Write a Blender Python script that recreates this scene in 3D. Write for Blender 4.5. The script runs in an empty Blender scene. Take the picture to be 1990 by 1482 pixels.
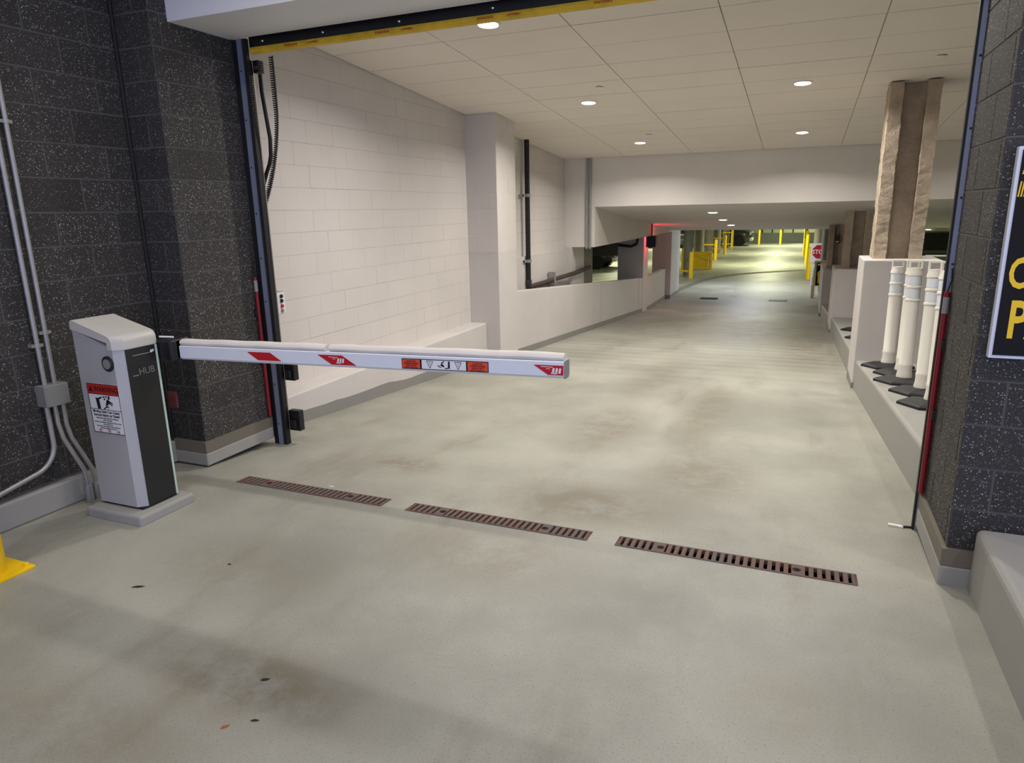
import bpy, bmesh, math, random
from mathutils import Vector, Matrix, noise
random.seed(7)
S = bpy.context.scene
COL = S.collection
PI = math.pi

# ------------------------------------------------------------------ camera, world, exposure
F_PX = 1329.33
RX, RY, RZ = -0.243848, 0.0208639, 0.397268
CAMZ = 1.75
Rm = Matrix.Rotation(RZ, 3, 'Z') @ Matrix.Rotation(RX, 3, 'X') @ Matrix.Rotation(RY, 3, 'Y')
right, fwd, up = Rm.col[0], Rm.col[1], Rm.col[2]
cam_d = bpy.data.cameras.new('camera')
cam = bpy.data.objects.new('camera', cam_d); COL.objects.link(cam)
cam_d.sensor_fit = 'HORIZONTAL'; cam_d.sensor_width = 36.0
cam_d.lens = F_PX / 1990.0 * 36.0
cam_d.clip_start = 0.05; cam_d.clip_end = 200
M = Matrix((( right.x, up.x, -fwd.x, 0), (right.y, up.y, -fwd.y, 0), (right.z, up.z, -fwd.z, CAMZ), (0, 0, 0, 1)))
cam.matrix_world = M
S.camera = cam

SKY_COLOR, SKY_STRENGTH = (0.48, 0.55, 0.94), 2.05
LAMP_WARM = (1.0, 0.945, 0.885)
LAMP_W = 46.0            # interior downlights
CANOPY_W = 20.0          # entry canopy downlights
SOFFIT_W = 13.0
LOWER_W = 250.0
LOWER_COLOR = (0.97, 1.0, 0.64)
world = bpy.data.worlds.new('overcast_sky'); S.world = world
world.use_nodes = True
bgn = world.node_tree.nodes['Background']
bgn.inputs['Color'].default_value = (*SKY_COLOR, 1); bgn.inputs['Strength'].default_value = SKY_STRENGTH
S.view_settings.view_transform = 'Standard'; S.view_settings.look = 'None'
S.view_settings.gamma = 1.0; S.view_settings.use_curve_mapping = False
S.view_settings.exposure = 0.0

# ------------------------------------------------------------------ helpers
def lin(c):
    return tuple(((v / 255) / 12.92 if v / 255 <= 0.04045 else ((v / 255 + 0.055) / 1.055) ** 2.4) for v in c)

def wo(o):
    v = Vector((0, 0, 0))
    while o is not None:
        v += o.location; o = o.parent
    return v

def tag(o, label=None, cat=None, group=None, kind=None):
    if label: o['label'] = label
    if cat: o['category'] = cat
    if group: o['group'] = group
    if kind: o['kind'] = kind
    return o

def empty(name, loc, label=None, cat=None, group=None, rotz=0.0):
    o = bpy.data.objects.new(name, None); COL.objects.link(o)
    o.location = loc; o.rotation_euler = (0, 0, rotz); o.empty_display_size = 0.1
    return tag(o, label, cat, group)

class MB:
    def __init__(s): s.v = []; s.f = []
    def add(s, vs, fs):
        n = len(s.v); s.v += [tuple(v) for v in vs]; s.f += [tuple(i + n for i in f) for f in fs]; return s
    def box(s, x0, x1, y0, y1, z0, z1):
        return s.add([(x0, y0, z0), (x1, y0, z0), (x1, y1, z0), (x0, y1, z0), (x0, y0, z1), (x1, y0, z1), (x1, y1, z1), (x0, y1, z1)],
                     [(0, 3, 2, 1), (4, 5, 6, 7), (0, 1, 5, 4), (1, 2, 6, 5), (2, 3, 7, 6), (3, 0, 4, 7)])
    def prism(s, poly, a0, a1, axis='x'):
        n = len(poly)
        def mk(p, a):
            return {'x': (a, p[0], p[1]), 'y': (p[0], a, p[1]), 'z': (p[0], p[1], a)}[axis]
        vs = [mk(p, a0) for p in poly] + [mk(p, a1) for p in poly]
        fs = [tuple(range(n - 1, -1, -1)), tuple(range(n, 2 * n))] + [(i, (i + 1) % n, n + (i + 1) % n, n + i) for i in range(n)]
        return s.add(vs, fs)
    def quad(s, a, b, c, d): return s.add([a, b, c, d], [(0, 1, 2, 3)])
    def loft(s, rings, caps=True, closed=True):
        n = len(rings[0]); vs = [p for r in rings for p in r]; fs = []
        for k in range(len(rings) - 1):
            for i in range(n if closed else n - 1):
                j = (i + 1) % n
                fs.append((k * n + i, k * n + j, (k + 1) * n + j, (k + 1) * n + i))
        if caps:
            fs.append(tuple(range(n - 1, -1, -1))); fs.append(tuple((len(rings) - 1) * n + i for i in range(n)))
        return s.add(vs, fs)
    def lathe(s, prof, c=(0, 0, 0), n=20, axis='z', caps=True):
        rings = []
        for r, z in prof:
            ring = []
            for i in range(n):
                a = 2 * PI * i / n; u, w = r * math.cos(a), r * math.sin(a)
                ring.append({'z': (c[0] + u, c[1] + w, c[2] + z), 'x': (c[0] + z, c[1] + u, c[2] + w), 'y': (c[0] + w, c[1] + z, c[2] + u)}[axis])
            rings.append(ring)
        return s.loft(rings, caps)
    def tube(s, pts, r, n=10):
        pts = [Vector(p) for p in pts]; rings = []
        t0 = (pts[1] - pts[0]).normalized()
        ref = Vector((0, 0, 1)) if abs(t0.z) < 0.9 else Vector((1, 0, 0))
        u = t0.cross(ref).normalized()
        for i, p in enumerate(pts):
            t = (pts[min(i + 1, len(pts) - 1)] - pts[max(i - 1, 0)]).normalized()
            u = (u - t * u.dot(t)).normalized(); w = t.cross(u)
            rings.append([p + u * (r * math.cos(2 * PI * k / n)) + w * (r * math.sin(2 * PI * k / n)) for k in range(n)])
        return s.loft(rings)
    def mesh(s, name, mat, off=(0, 0, 0), smooth=False):
        me = bpy.data.meshes.new(name)
        me.from_pydata([(v[0] - off[0], v[1] - off[1], v[2] - off[2]) for v in s.v], [], s.f)
        bm = bmesh.new(); bm.from_mesh(me); bmesh.ops.recalc_face_normals(bm, faces=bm.faces); bm.to_mesh(me); bm.free()
        if mat: me.materials.append(mat)
        if smooth:
            for p in me.polygons: p.use_smooth = True
            me.set_sharp_from_angle(angle=math.radians(38))
        me.update(); return me
    def build(s, name, mat, parent=None, label=None, cat=None, group=None, kind=None, smooth=False, local=False, bevel=0, segs=2):
        if parent is not None:
            off = (0, 0, 0) if local else wo(parent)
        else:
            xs, ys, zs = zip(*s.v)
            off = ((min(xs) + max(xs)) / 2, (min(ys) + max(ys)) / 2, min(zs))
        o = bpy.data.objects.new(name, s.mesh(name, mat, off, smooth)); COL.objects.link(o)
        if parent is not None: o.parent = parent
        else: o.location = off
        if bevel:
            b = o.modifiers.new('edge_rounding', 'BEVEL'); b.width = bevel; b.segments = segs; b.limit_method = 'ANGLE'; b.angle_limit = math.radians(40)
        return tag(o, label, cat, group, kind)

def copy_tree(o, parent=None):
    c = o.copy(); COL.objects.link(c); c.parent = parent
    for ch in list(o.children): copy_tree(ch, c)
    return c

def text(name, body, size, mat, parent, loc, basis='-y', align='LEFT', flip=False, sx=1.0, bold=0.0, spacing=1.0, lead=1.0, local=False):
    cu = bpy.data.curves.new('t', 'FONT'); cu.body = body; cu.size = size; cu.align_x = align; cu.offset = bold
    cu.space_character = spacing; cu.space_line = lead; cu.extrude = 0.0004; cu.resolution_u = 3
    t = bpy.data.objects.new('t', cu); COL.objects.link(t)
    dg = bpy.context.evaluated_depsgraph_get()
    me = bpy.data.meshes.new_from_object(t.evaluated_get(dg), depsgraph=dg)
    bpy.data.objects.remove(t); bpy.data.curves.remove(cu)
    B = {'-y': Matrix(((1, 0, 0), (0, 0, -1), (0, 1, 0))), '+x': Matrix(((0, 0, 1), (1, 0, 0), (0, 1, 0)))}[basis]
    if flip: B = B @ Matrix.Rotation(PI, 3, 'Z')
    B = B @ Matrix.Diagonal((sx, 1, 1))
    me.transform(B.to_4x4())
    me.materials.clear(); me.materials.append(mat)
    o = bpy.data.objects.new(name, me); COL.objects.link(o); o.parent = parent
    o.location = Vector(loc) - (Vector((0, 0, 0)) if local else wo(parent))
    return o

# ------------------------------------------------------------------ materials
def newmat(name):
    m = bpy.data.materials.new(name); m.use_nodes = True
    nt = m.node_tree; b = nt.nodes['Principled BSDF']
    return m, nt, b

def plain(name, rgb, rough=0.5, metal=0.0, var=0.06, scale=6.0, bump=0.0, bscale=200.0, spec=0.5, coat=0.0):
    m, nt, b = newmat(name); N = nt.nodes; L = nt.links
    c = lin(rgb)
    geo = N.new('ShaderNodeNewGeometry')
    nz = N.new('ShaderNodeTexNoise'); nz.inputs['Scale'].default_value = scale; nz.inputs['Detail'].default_value = 5
    L.new(geo.outputs['Position'], nz.inputs['Vector'])
    mx = N.new('ShaderNodeMix'); mx.data_type = 'RGBA'
    mx.inputs['A'].default_value = (*[max(0, v * (1 - var * 2)) for v in c], 1); mx.inputs['B'].default_value = (*[min(1, v * (1 + var * 2)) for v in c], 1)
    L.new(nz.outputs['Fac'], mx.inputs['Factor']); L.new(mx.outputs['Result'], b.inputs['Base Color'])
    b.inputs['Roughness'].default_value = rough; b.inputs['Metallic'].default_value = metal
    b.inputs['Specular IOR Level'].default_value = spec
    if coat: b.inputs['Coat Weight'].default_value = coat; b.inputs['Coat Roughness'].default_value = 0.05
    if bump:
        n2 = N.new('ShaderNodeTexNoise'); n2.inputs['Scale'].default_value = bscale; n2.inputs['Detail'].default_value = 3
        L.new(geo.outputs['Position'], n2.inputs['Vector'])
        bp = N.new('ShaderNodeBump'); bp.inputs['Strength'].default_value = bump; bp.inputs['Distance'].default_value = 0.004
        L.new(n2.outputs['Fac'], bp.inputs['Height']); L.new(bp.outputs['Normal'], b.inputs['Normal'])
    return m

def emit(name, rgb, strength):
    m, nt, b = newmat(name)
    b.inputs['Base Color'].default_value = (*rgb, 1)
    b.inputs['Emission Color'].default_value = (*rgb, 1); b.inputs['Emission Strength'].default_value = strength
    return m

def math_node(nt, op, a, b=None, c=None):
    n = nt.nodes.new('ShaderNodeMath'); n.operation = op
    for i, v in enumerate((a, b, c)):
        if v is None: continue
        if isinstance(v, (int, float)): n.inputs[i].default_value = v
        else: nt.links.new(v, n.inputs[i])
    return n.outputs[0]

def mixcol(nt, fac, a, b):
    n = nt.nodes.new('ShaderNodeMix'); n.data_type = 'RGBA'
    for nm, v in (('Factor', fac), ('A', a), ('B', b)):
        if isinstance(v, tuple): n.inputs[nm].default_value = (*v, 1)
        elif isinstance(v, (int, float)): n.inputs[nm].default_value = v
        else: nt.links.new(v, n.inputs[nm])
    return n.outputs['Result']

def ramp(nt, fac, lo, hi):
    n = nt.nodes.new('ShaderNodeMapRange'); n.interpolation_type = 'SMOOTHSTEP'
    nt.links.new(fac, n.inputs['Value']); n.inputs['From Min'].default_value = lo; n.inputs['From Max'].default_value = hi
    return n.outputs['Result']

def tex(nt, kind, scale, vec, detail=4.0, rough=0.5):
    n = nt.nodes.new('ShaderNodeTexNoise' if kind == 'noise' else 'ShaderNodeTexVoronoi')
    n.inputs['Scale'].default_value = scale; nt.links.new(vec, n.inputs['Vector'])
    if kind == 'noise': n.inputs['Detail'].default_value = detail; n.inputs['Roughness'].default_value = rough; return n.outputs['Fac']
    return n

def stretched(nt, pos, sc):
    n = nt.nodes.new('ShaderNodeVectorMath'); n.operation = 'MULTIPLY'; nt.links.new(pos, n.inputs[0]); n.inputs[1].default_value = sc
    return n.outputs[0]

def speckled_block(name, base, speck, amount=0.16, scale=150.0):
    m, nt, b = newmat(name); pos = nt.nodes.new('ShaderNodeNewGeometry').outputs['Position']
    big = tex(nt, 'noise', 2.2, pos, 5); c0 = mixcol(nt, big, tuple(v * 0.78 for v in lin(base)), tuple(v * 1.3 for v in lin(base)))
    grain = tex(nt, 'noise', 170, pos, 3); c0 = mixcol(nt, ramp(nt, grain, .35, .75), c0, tuple(v * 2.0 for v in lin(base)))
    dn = nt.nodes.new('ShaderNodeTexNoise'); dn.inputs['Scale'].default_value = 60; dn.inputs['Detail'].default_value = 2; nt.links.new(pos, dn.inputs['Vector'])
    dv = nt.nodes.new('ShaderNodeVectorMath'); dv.operation = 'SCALE'; nt.links.new(dn.outputs['Color'], dv.inputs[0]); dv.inputs['Scale'].default_value = .012
    av = nt.nodes.new('ShaderNodeVectorMath'); av.operation = 'ADD'; nt.links.new(pos, av.inputs[0]); nt.links.new(dv.outputs[0], av.inputs[1])
    sel = None
    for sc_, am_, br_ in ((scale, amount, 1.0), (scale * 2.1, amount * .8, .5)):
        vo = tex(nt, 'voronoi', sc_, av.outputs[0])
        hs = nt.nodes.new('ShaderNodeSeparateColor'); nt.links.new(vo.outputs['Color'], hs.inputs[0])
        si = math_node(nt, 'MULTIPLY', math_node(nt, 'LESS_THAN', hs.outputs[0], am_), math_node(nt, 'LESS_THAN', vo.outputs['Distance'], 0.36))
        spk = mixcol(nt, hs.outputs[1], tuple(v * 0.07 for v in lin(speck)), tuple(v * br_ for v in lin(speck)))
        c0 = mixcol(nt, si, c0, spk)
        sel = si if sel is None else math_node(nt, 'MAXIMUM', sel, si)
    oi = nt.nodes.new('ShaderNodeObjectInfo'); c0 = mixcol(nt, math_node(nt, 'MULTIPLY', oi.outputs['Random'], .32), c0, (.004, .004, .004))
    nt.links.new(c0, b.inputs['Base Color'])
    nt.links.new(math_node(nt, 'MULTIPLY_ADD', sel, -0.42, 0.75), b.inputs['Roughness'])
    bp = nt.nodes.new('ShaderNodeBump'); bp.inputs['Strength'].default_value = 0.35; bp.inputs['Distance'].default_value = 0.003
    nt.links.new(math_node(nt, 'ADD', grain, sel), bp.inputs['Height']); nt.links.new(bp.outputs['Normal'], b.inputs['Normal'])
    return m

def painted_wall(name, rgb, pits=True):
    m, nt, b = newmat(name); pos = nt.nodes.new('ShaderNodeNewGeometry').outputs['Position']
    c = lin(rgb); big = tex(nt, 'noise', 1.4, pos, 6)
    col = mixcol(nt, big, tuple(v * 0.9 for v in c), tuple(min(1, v * 1.08) for v in c))
    if pits:
        p = ramp(nt, tex(nt, 'noise', 28, pos, 2), .70, .78)
        col = mixcol(nt, math_node(nt, 'MULTIPLY', p, .22), col, tuple(v * .45 for v in c))
    nt.links.new(col, b.inputs['Base Color']); b.inputs['Roughness'].default_value = 0.55; b.inputs['Specular IOR Level'].default_value = 0.3
    bp = nt.nodes.new('ShaderNodeBump'); bp.inputs['Strength'].default_value = 0.3; bp.inputs['Distance'].default_value = 0.002
    nt.links.new(tex(nt, 'noise', 120, pos, 3), bp.inputs['Height']); nt.links.new(bp.outputs['Normal'], b.inputs['Normal'])
    return m

def floor_material(name, base, stains_and_shadow):
    m, nt, b = newmat(name); pos = nt.nodes.new('ShaderNodeNewGeometry').outputs['Position']
    c = lin(base)
    cloud = tex(nt, 'noise', 0.8, pos, 7, .6)
    col = mixcol(nt, ramp(nt, cloud, .3, .7), tuple(v * .76 for v in c), tuple(v * 1.14 for v in c))
    # brown tyre film lying in streaks along the lane
    streak = tex(nt, 'noise', 1.0, stretched(nt, pos, (1.7, .45, 1)), 6, .65)
    film = ramp(nt, streak, .5, .8)
    brown = (c[0] * .46, c[1] * .38, c[2] * .29)
    col = mixcol(nt, math_node(nt, 'MULTIPLY', film, .62), col, brown)
    patch = tex(nt, 'noise', 3.2, pos, 8, .72)
    for (x, y, rx, ry, amt) in stains_and_shadow:
        d = nt.nodes.new('ShaderNodeVectorMath'); d.operation = 'SUBTRACT'; nt.links.new(pos, d.inputs[0]); d.inputs[1].default_value = (x, y, 0)
        e = stretched(nt, d.outputs[0], (1 / rx, 1 / ry, 0))
        ln = nt.nodes.new('ShaderNodeVectorMath'); ln.operation = 'LENGTH'; nt.links.new(e, ln.inputs[0])
        inside = math_node(nt, 'SUBTRACT', 1.0, ramp(nt, ln.outputs['Value'], .15, 1.0))
        f = math_node(nt, 'MULTIPLY', inside, ramp(nt, patch, .30, .60))
        col = mixcol(nt, math_node(nt, 'MULTIPLY', f, amt), col, brown)
    # broom ridges across the ramp
    w = nt.nodes.new('ShaderNodeTexWave'); w.bands_direction = 'Y'; w.inputs['Scale'].default_value = .8; w.inputs['Distortion'].default_value = 2.2; w.inputs['Detail'].default_value = 3
    nt.links.new(pos, w.inputs['Vector'])
    sep = nt.nodes.new('ShaderNodeSeparateXYZ'); nt.links.new(pos, sep.inputs[0])
    on = math_node(nt, 'MULTIPLY', ramp(nt, sep.outputs['Y'], 6.5, 11), .2)
    col = mixcol(nt, math_node(nt, 'MULTIPLY', on, w.outputs['Fac']), col, tuple(v * 1.5 for v in c))
    # fine grit
    grit = tex(nt, 'noise', 125, pos, 3)
    col = mixcol(nt, math_node(nt, 'MULTIPLY', ramp(nt, grit, .56, .72), .5), col, tuple(v * .35 for v in c))
    col = mixcol(nt, math_node(nt, 'MULTIPLY', ramp(nt, tex(nt, 'noise', 150, pos, 2), .6, .75), .25), col, tuple(min(1, v * 1.6) for v in c))
    nt.links.new(col, b.inputs['Base Color'])
    nt.links.new(math_node(nt, 'MULTIPLY_ADD', cloud, .25, .36), b.inputs['Roughness'])
    b.inputs['Specular IOR Level'].default_value = .4
    bp = nt.nodes.new('ShaderNodeBump'); bp.inputs['Strength'].default_value = .4; bp.inputs['Distance'].default_value = .003
    nt.links.new(math_node(nt, 'ADD', tex(nt, 'noise', 110, pos, 3), math_node(nt, 'MULTIPLY', cloud, 2.0)), bp.inputs['Height'])
    nt.links.new(bp.outputs['Normal'], b.inputs['Normal'])
    return m

def rust_material(name):
    m, nt, b = newmat(name); pos = nt.nodes.new('ShaderNodeNewGeometry').outputs['Position']
    n = tex(nt, 'noise', 9, pos, 6, .7)
    sep = nt.nodes.new('ShaderNodeSeparateXYZ'); nt.links.new(pos, sep.inputs[0])
    col = mixcol(nt, ramp(nt, n, .35, .65), lin((116, 86, 72)), lin((100, 92, 90)))
    nt.links.new(col, b.inputs['Base Color']); b.inputs['Roughness'].default_value = .8; b.inputs['Metallic'].default_value = .25
    return m

def fireproofing(name, rgb):
    m, nt, b = newmat(name); pos = nt.nodes.new('ShaderNodeNewGeometry').outputs['Position']
    c = lin(rgb); n = tex(nt, 'noise', 5, pos, 8, .7); g = tex(nt, 'noise', 60, pos, 4, .7)
    col = mixcol(nt, ramp(nt, n, .3, .7), tuple(v * .8 for v in c), tuple(v * 1.15 for v in c))
    col = mixcol(nt, math_node(nt, 'MULTIPLY', ramp(nt, g, .5, .75), .5), col, tuple(v * .4 for v in c))
    nt.links.new(col, b.inputs['Base Color']); b.inputs['Roughness'].default_value = .95; b.inputs['Specular IOR Level'].default_value = .1
    bp = nt.nodes.new('ShaderNodeBump'); bp.inputs['Strength'].default_value = 1.0; bp.inputs['Distance'].default_value = .018
    nt.links.new(tex(nt, 'noise', 38, pos, 6, .7), bp.inputs['Height']); nt.links.new(bp.outputs['Normal'], b.inputs['Normal'])
    return m

STAINS_AND_SHADOW = [(-1.85, 1.72, .75, .30, .85), (-1.1, 3.85, .75, .55, .8), (-1.4, 2.95, .8, .5, .45), (-.55, 4.7, .6, .9, .6), (-1.5, 5.8, .5, 1.2, .7),  # first entry is a brown stain with the gate arm's shadow painted in
          (-.75, 6.8, .35, 2.2, .6), (-2.6, 4.1, .5, .35, .7), (-2.5, 2.4, .9, .5, .4), (-1.6, 8.5, .4, 3.0, .5), (0.1, 2.3, .5, .4, .35), (-2.2, 1.3, .9, .35, .5), (-.4, 15.2, 2.6, 3.4, .6), (.25, 12.0, .8, 3.4, .6), (-2.6, 16.5, 1.0, 3.0, .45)]
MT = {}
MT['floor'] = floor_material('painted_concrete_floor', (160, 159, 147), STAINS_AND_SHADOW)
MT['floor_lower'] = floor_material('sealed_concrete_floor', (158, 158, 146), [])
MT['dark_block'] = speckled_block('ground_face_block', (45, 42, 39), (200, 200, 198), .24, 120.0)
MT['dark_mortar'] = plain('dark_mortar', (84, 82, 79), .9)
MT['white_block'] = painted_wall('painted_block', (214, 208, 203))
MT['white_mortar'] = plain('painted_mortar', (190, 184, 178), .8)
MT['white_conc'] = painted_wall('white_painted_concrete', (208, 203, 199))
MT['header'] = painted_wall('header_paint', (222, 222, 224), False)
MT['tile'] = plain('ceiling_tile', (232, 224, 214), .85, var=.03, scale=1.1, bump=.15, bscale=300)
MT['grid'] = plain('ceiling_grid', (170, 162, 155), .8)
MT['soffit'] = painted_wall('soffit_paint', (224, 219, 212), False)
MT['curb'] = painted_wall('grey_curb_paint', (158, 157, 151))
MT['curb_dark'] = painted_wall('grey_base_paint', (142, 140, 136))
MT['bare_conc'] = painted_wall('bare_concrete', (118, 111, 99))
MT['silver'] = plain('silver_powder_coat', (180, 180, 180), .5, metal=.15, var=.03, bump=.15, bscale=500)
MT['cap'] = plain('cream_plastic_cap', (196, 193, 184), .45, var=.04)
MT['black_panel'] = plain('black_panel', (30, 31, 32), .38)
MT['edge_green'] = plain('pale_green_edge', (188, 206, 190), .4)
MT['black'] = plain('black_rubber', (20, 20, 22), .6)
MT['black_steel'] = plain('black_steel', (18, 18, 20), .45)
MT['white_alu'] = plain('white_aluminium', (226, 230, 236), .35, var=.02)
MT['foam'] = plain('white_foam', (226, 220, 210), .7, var=.04, scale=9)
MT['red'] = plain('red_reflective', (188, 22, 34), .4)
MT['orange'] = plain('orange_label', (226, 76, 42), .5)
MT['white'] = plain('white_label', (232, 232, 232), .5, var=.02)
MT['ink'] = plain('black_ink', (16, 16, 18), .6)
MT['warn_red'] = plain('warning_red', (190, 40, 34), .5)
MT['galv'] = plain('galvanised_conduit', (172, 170, 166), .42, metal=.55, var=.08, scale=14)
MT['boxgrey'] = plain('grey_steel_box', (150, 150, 146), .5, metal=.3)
MT['yellow'] = plain('safety_yellow', (250, 204, 8), .42, var=.05)
MT['yellow_pad'] = plain('worn_yellow_rubber', (222, 178, 40), .6, var=.22, scale=12)
MT['steel_track'] = plain('steel_track', (150, 158, 178), .4, metal=.5, var=.05)
MT['rust'] = rust_material('rusted_cast_iron')
MT['pit'] = plain('drain_dirt', (24, 20, 17), .95)
MT['fire'] = fireproofing('sprayed_fireproofing', (202, 185, 163))
MT['sleeve'] = plain('delineator_plastic', (232, 228, 216), .4, var=.02)
MT['reflect'] = plain('reflective_sleeve', (222, 226, 234), .25, var=.02)
MT['sign_black'] = plain('sign_black', (30, 30, 32), .75, var=.02, spec=.15)
MT['sign_edge'] = plain('sign_white_edge', (214, 220, 232), .5, var=.02)
MT['sign_yellow'] = plain('sign_yellow', (244, 200, 20), .5, var=.02)
MT['red_tube'] = plain('red_tube', (128, 22, 32), .35)
MT['lens'] = emit('lamp_lens', (1.0, .96, .9), 14.0)
MT['lens_lower'] = emit('garage_tube', LOWER_COLOR, 9.0)
MT['lens_red'] = emit('red_signal_lens', (1.0, .03, .06), 30.0)
MT['trimwhite'] = plain('lamp_trim', (226, 222, 214), .4)
MT['pipe_black'] = plain('black_pipe', (24, 24, 25), .5)
MT['pipe_rust'] = plain('dull_brown_pipe', (72, 62, 58), .7, var=.2, scale=10)
MT['concrete_col'] = plain('grey_concrete', (118, 112, 104), .85, var=.15, scale=3)
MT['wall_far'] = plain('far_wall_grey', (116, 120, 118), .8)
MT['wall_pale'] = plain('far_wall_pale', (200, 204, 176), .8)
MT['ceil_lower'] = plain('lower_ceiling', (150, 150, 138), .9)
MT['carpaint'] = plain('black_car_paint', (24, 25, 29), .3, coat=1.0, var=.02)
MT['carblue'] = plain('dark_blue_car_paint', (22, 30, 40), .25, coat=1.0, var=.02)
MT['glass'] = plain('car_glass', (14, 18, 18), .06, var=.02, spec=.8)
MT['chrome'] = plain('chrome', (215, 217, 220), .14, metal=1.0, var=.02)
MT['alloy'] = plain('wheel_alloy', (196, 197, 196), .35, metal=.2, var=.02)
MT['tyre'] = plain('tyre', (20, 20, 21), .85)
MT['headlamp'] = plain('headlamp_glass', (205, 212, 218), .1, metal=.5)
MT['tail'] = plain('tail_red', (140, 16, 18), .3)
MT['green'] = plain('green_paint', (22, 140, 84), .5)
MT['leaf_dark'] = plain('dark_leaf', (42, 38, 34), .9)
MT['leaf_rust'] = plain('rusty_leaf', (150, 92, 48), .9)
MT['alarm'] = plain('dark_red_box', (74, 22, 24), .5)

# ------------------------------------------------------------------ levels
RS, RY0, RY1 = .066, 3.3, 20.0
def fz(y):
    if y <= RY0: return 0.0
    return -RS * (min(y, RY1) - RY0)
LOWZ = fz(99) - .03
CS = .0769
def cz(y): return 3.726 - CS * y          # sloping tiled ceiling
PITCH, ZB = .2027, .177                   # block courses

XL_OUT, XL_PIER, XL_IN = -4.19, -3.87, -4.37
Y_PIER, Y_DOOR = 3.48, 4.10
XR_PIER = .735

# ------------------------------------------------------------------ floor
GR = [(-3.434, -2.278), (-2.105, -.961), (-.805, .369)]      # the three grates
GY0, GY1 = 3.292, 3.417
fb = MB()
def fq(x0, x1, y0, y1):
    fb.quad((x0, y0, fz(y0)), (x1, y0, fz(y0)), (x1, y1, fz(y1)), (x0, y1, fz(y1)))
fq(-4.6, 7, -7, 3.0); fq(-4.6, 7, 3.0, GY0)
xs = [-4.6] + [v for g in GR for v in g] + [7]
for i in range(0, len(xs), 2): fq(xs[i], xs[i + 1], GY0, GY1)
for a, b in zip([GY1, 5, 8, 11, 14, 17], [5, 8, 11, 14, 17, 20]): fq(-4.6, 7, a, b)
arc = [(-3.9, 24.6), (-3.69, 26.0), (-3.45, 28.2), (-3.0, 30.1), (-2.3, 31.4), (-1.5, 32.3), (-.6, 33.1), (.4, 33.9)]
fb.add([(-4.6, 20, fz(20)), (7, 20, fz(20)), (7, 34.0, LOWZ + .03)] + [(x, y, LOWZ + .03) for x, y in reversed(arc)] + [(-4.6, 24.6, LOWZ + .03)],
       [tuple(range(3 + len(arc) + 1))])
floor = fb.build('floor', MT['floor'], label='grey painted concrete driveway and ramp running down into the garage', cat='floor', kind='structure')
lf = MB().box(-17, 10, 13.6, 66, LOWZ - .2, LOWZ).build('floor_lower', MT['floor_lower'], label='sealed concrete floor of the lower parking level', cat='floor', kind='structure')
eb = MB()
for (x0, y0), (x1, y1) in zip(arc, arc[1:]):
    eb.add([(x0, y0 - .25, LOWZ + .034), (x1, y1 - .25, LOWZ + .034), (x1 - .25, y1 + .25, LOWZ + .034), (x0 - .25, y0 + .25, LOWZ + .034)], [(0, 1, 2, 3)])
eb.build('trim_1', MT['concrete_col'], label='dark curved joint where ramp paint meets the lower floor', cat='floor joint', kind='structure')

# ------------------------------------------------------------------ block walls
_bc = {}
def block_obj(parent, L, H, D, mat, loc, rotz, tilt=0.0):
    k = (round(L, 3), round(H, 3), round(D, 3), mat.name)
    if k not in _bc: _bc[k] = MB().box(0, L, -D, 0, 0, H).mesh('block', mat)
    o = bpy.data.objects.new('block', _bc[k]); COL.objects.link(o); o.parent = parent
    o.location = Vector(loc) - wo(parent); o.rotation_euler = (0, 0, rotz)
    return o

def block_face(parent, P, rotz, length, k0, k1, mat, phase=0.0, joint=.0115, D=.05, zmax=None, recess=.0025, BL=.4064, zmin=None, jv=None):
    jv = joint if jv is None else jv
    # P: point on the mortar plane, courses run along local +x, local -y is the outward normal
    d = Vector((math.cos(rotz), math.sin(rotz), 0)); nrm = Vector((math.sin(rotz), -math.cos(rotz), 0))
    for k in range(k0, k1):
        z = ZB + PITCH * k
        u = -((phase + (k % 2) * .5) % 1.0) * BL
        while u < length - .01:
            a, b = max(u, 0), min(u + BL, length); u += BL
            if b - a < .035: continue
            mid = Vector(P) + d * ((a + b) / 2)
            if zmax and z + .03 > zmax(mid): continue
            if zmin and z < zmin(mid): continue
            pr = recess + random.uniform(-.0008, .0008)
            base = Vector(P) + d * (a + jv / 2) + nrm * (pr - (recess + .02)) + nrm * .02
            # block sits with its face proud of the mortar by pr
            o = block_obj(parent, b - a - jv, PITCH - joint, .03, mat, Vector((base.x, base.y, z + joint / 2)) - nrm * (.03 - recess), rotz)

# left outside wall, dark ground-face block
WL = MB().box(-4.6, XL_OUT - .0025, -7, Y_PIER + .1, 0, 3.75).build('wall_left', MT['dark_mortar'], label='dark speckled block wall left of the entry lane', cat='wall', kind='structure')
block_face(WL, (XL_OUT - .0025, -.2 * 0 + 1.2, 0), PI / 2, Y_PIER - 1.2, 0, 15, MT['dark_block'], phase=.35)
PLB = MB().box(-4.6, XL_PIER - .0025, Y_PIER + .0025, 4.19, 0, 3.75).build('wall_pier_left', MT['dark_mortar'], label='dark block pier at the left side of the doorway', cat='wall', kind='structure')
block_face(PLB, (XL_OUT + .0, Y_PIER + .0025, 0), 0, XL_PIER - XL_OUT - .0025, 0, 15, MT['dark_block'], phase=.55, BL=.4064)
block_face(PLB, (XL_PIER - .0025, Y_PIER, 0), PI / 2, 4.18 - Y_PIER, 0, 15, MT['dark_block'], phase=.3)
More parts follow.
